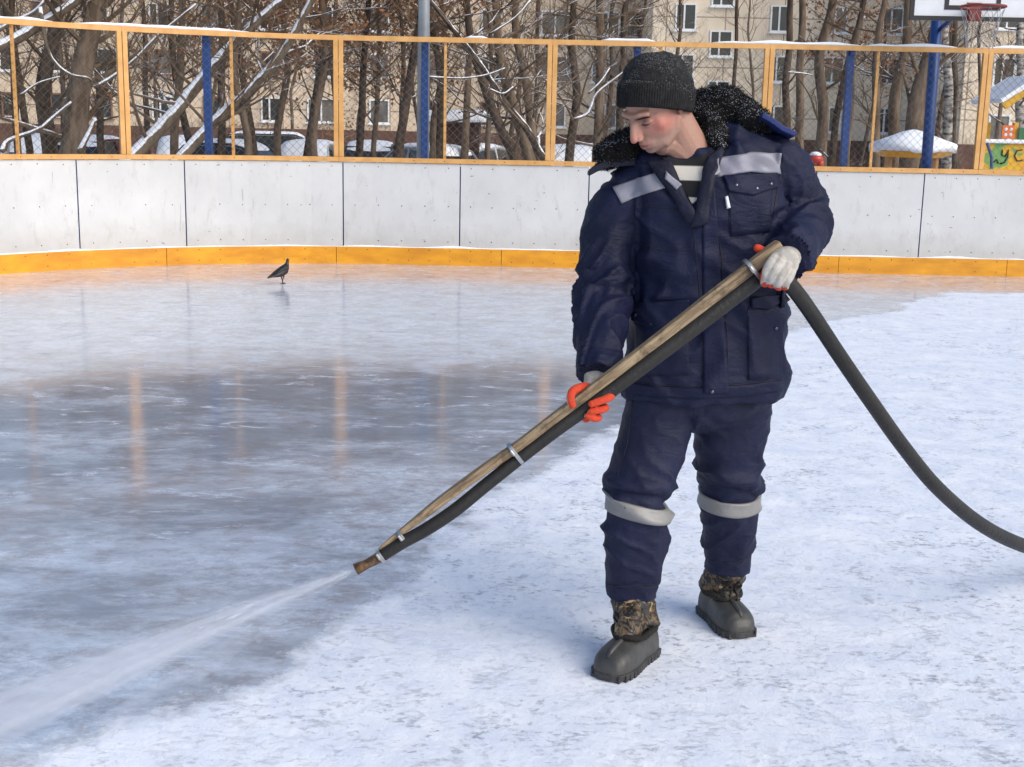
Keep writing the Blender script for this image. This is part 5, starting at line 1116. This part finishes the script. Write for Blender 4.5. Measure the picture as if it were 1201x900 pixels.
hp_ = [(448, 652, 3.277, .0165), (473, 636, 3.282, .0175), (500, 621, 3.29, .0182), (533, 599, 3.30, .0185), (570, 569, 3.318, .0182), (615, 533, 3.34, .0185), (660, 498.5, 3.355, .0195), (709, 463.5, 3.37, .0205), (808, 389, 3.40, .0225), (870, 341, 3.425, .0235), (892, 325, 3.44, .0235), (912, 321, 3.47, .0230), (930, 338, 3.50, .0220), (952, 368, 3.53, .0218), (985, 418, 3.58, .0218), (1020, 469, 3.64, .0220), (1060, 525, 3.72, .0222), (1100, 573, 3.82, .0226), (1150, 615, 3.98, .0234), (1200, 640, 4.18, .0242), (1250, 652, 4.42, .0245)]
pts = [(*P(x, y, Y), r) for x, y, Y, r in hp_]; lx = pts[-1]; pts += [(lx[0] + .25, lx[1] + .35, .035, .0245), (lx[0] + .7, lx[1] + .75, .024, .0245), (lx[0] + 1.8, lx[1] + 1.2, .024, .0245), (lx[0] + 4.5, lx[1] + .9, .024, .0245)]
c_ = bez(pts, 8); mb = MB(); mb.tube([Vector(p[:3]) for p in c_], [p[3] for p in c_], 24); mb.build('hose_body', HOSE, hose, smooth=True)
# nozzle : crumpled rusty pipe end
NZ = mat('rusty_nozzle', (.05, .032, .022), .5, .4, c2=(.26, .14, .06), vscale=40, bump=.8, bscale=90)
mb = MB(); a, b, c = P(449, 651.5, 3.277), P(430, 662, 3.266), P(417, 668, 3.26); ax = (c - a).normalized(); sd_ = ax.cross(Vector((0, 1, 0))).normalized(); fd = sd_.cross(ax)
L = [circ_loop(p, sd_ * r1, fd * r2, 20) for p, r1, r2 in ((a, .0165, .0165), (a.lerp(b, .3), .0150, .016), (b, .0125, .016), (c, .0165, .019), (c + ax * .001, .0125, .015), (b, .008, .010))]
mb.loops(L); mb.build('nozzle', NZ, hose, smooth=True)
# bent wires / clamps
def clamp(cx, cy, tx, ty, parent, rx, ry, tilt=0):
    Y = Yl(cx) ; p = P(cx, cy, Y + .002); t = (P(tx, ty, Yl(tx)) - p).normalized(); s_ = t.cross(Vector((0, 1, 0))).normalized(); f_ = s_.cross(t).normalized(); mb = MB(); L = []
    for k in range(48):
        a = 2 * math.pi * k / 48; ce, se = math.cos(a), math.sin(a); e = 3.0; kk = (abs(ce) ** e + abs(se) ** e) ** (-1 / e); c = p + s_ * rx * ce * kk + f_ * ry * se * kk + t * tilt * ce; d = (s_ * ce + f_ * se).normalized(); L.append([c + t * a_ * .0052 + d * b_ * .0014 for a_, b_ in ((-1, -1), (1, -1), (1, 1), (-1, 1))])
    mb.loops(L, closed=True); d = p - f_ * (ry + .003) * (-1 if (f_.y > 0) == False else 1); d = p + Vector((0, -1, 0)) * (ry + .004) + s_ * rx * .3
    mb.box(d, (.016, .006, .010), Matrix((s_, f_, t)).transposed()); mb.tube([d + s_ * -.006 - Vector((0, .004, 0)), d + s_ * .010 - Vector((0, .004, 0))], .0032, 8)
    return mb.build('clamp', CLP, parent, smooth=False)
clamp(883.5, 319, 905, 301, hose, .0415, .0265); clamp(604.5, 532, 640, 505, hose, .0335, .022); clamp(473, 630.5, 500, 611, hose, .0245, .0195); clamp(447, 652, 470, 637, hose, .0185, .0185)
# ================================================================== WATER SPRAY
WS, n_, b_ = newmat('spray'); n_.nodes.remove(b_); q = N(n_); pv = q.node('ShaderNodeVolumePrincipled'); pv.inputs['Color'].default_value = (.93, .94, .97, 1); pv.inputs['Density'].default_value = 5.4; pv.inputs['Anisotropy'].default_value = .3
n_.links.new(pv.outputs[0], n_.nodes['Material Output'].inputs['Volume'])
WS2, n_, b_ = newmat('spray_core'); n_.nodes.remove(b_); q = N(n_); pv = q.node('ShaderNodeVolumePrincipled'); pv.inputs['Color'].default_value = (.95, .96, .98, 1); pv.inputs['Density'].default_value = 26; pv.inputs['Anisotropy'].default_value = .3
n_.links.new(pv.outputs[0], n_.nodes['Material Output'].inputs['Volume'])
spray = empty('water_spray', (c.x if hasattr(c, 'x') else 0, 3.26, 0)); tag(spray, 'fan of white water spraying from the hose nozzle down to the ice', 'water spray')
nz_ = P(416, 668.5, 3.259)
def jet(x1, y1, Y1, r0, r1, m, nm, sag=.03, n=16, w=1.0):
    e = P(x1, y1, Y1); pts = []; rad = []
    for k in range(15):
        t = k / 14; p = nz_.lerp(e, t) + Vector((0, 0, sag * 4 * t * (1 - t))); pts.append(p); rad.append(r0 + (r1 - r0) * t ** .85)
    mb = MB(); mb.tube(pts, rad, n, squash=w, up=(0, 1, 0)); return mb.build(nm, m, spray, smooth=True)
jet(-150, 912, 2.90, .014, .086, WS, 'mist', .012, w=.8); jet(-150, 908, 2.90, .008, .055, WS, 'mist', .014, w=.8)
r_ = random.Random(3)
for k in range(14):
    t = (k + .5) / 14; ye = 905 + 46 * (t - .5) * 2 + r_.uniform(-5, 5); jet(-150 + r_.uniform(-40, 40), ye, 2.90 + r_.uniform(-.06, .06), .0035, r_.uniform(.010, .022), WS2 if k in (2, 7, 12) else WS, 'jet', .012 + r_.uniform(-.004, .006), 10)
jet(300, 752, 3.20, .003, .012, WS, 'jet', .006); jet(230, 795, 3.12, .003, .016, WS, 'jet', .008); jet(120, 850, 3.02, .003, .022, WS, 'jet', .01)
DRM = mat('water_drop', (.75, .78, .84), .15); mb = MB()
for k in range(260):
    t = r_.random() ** .8; th = r_.random(); e = P(-150, 860 + 100 * th, 2.9 + r_.uniform(-.12, .12)); p = nz_.lerp(e, t) + Vector((0, 0, .05 * t * (1 - t))) + Vector((r_.gauss(0, .004), 0, r_.gauss(0, .006))); 
    if p.z < .004: continue
    d = (e - nz_).normalized() * r_.uniform(.004, .016); mb.tube([p - d, p, p + d], [.0001, .00055, .0001], 4)
dr = mb.build('droplets', DRM, spray, fix=False); dr['kind'] = 'stuff'
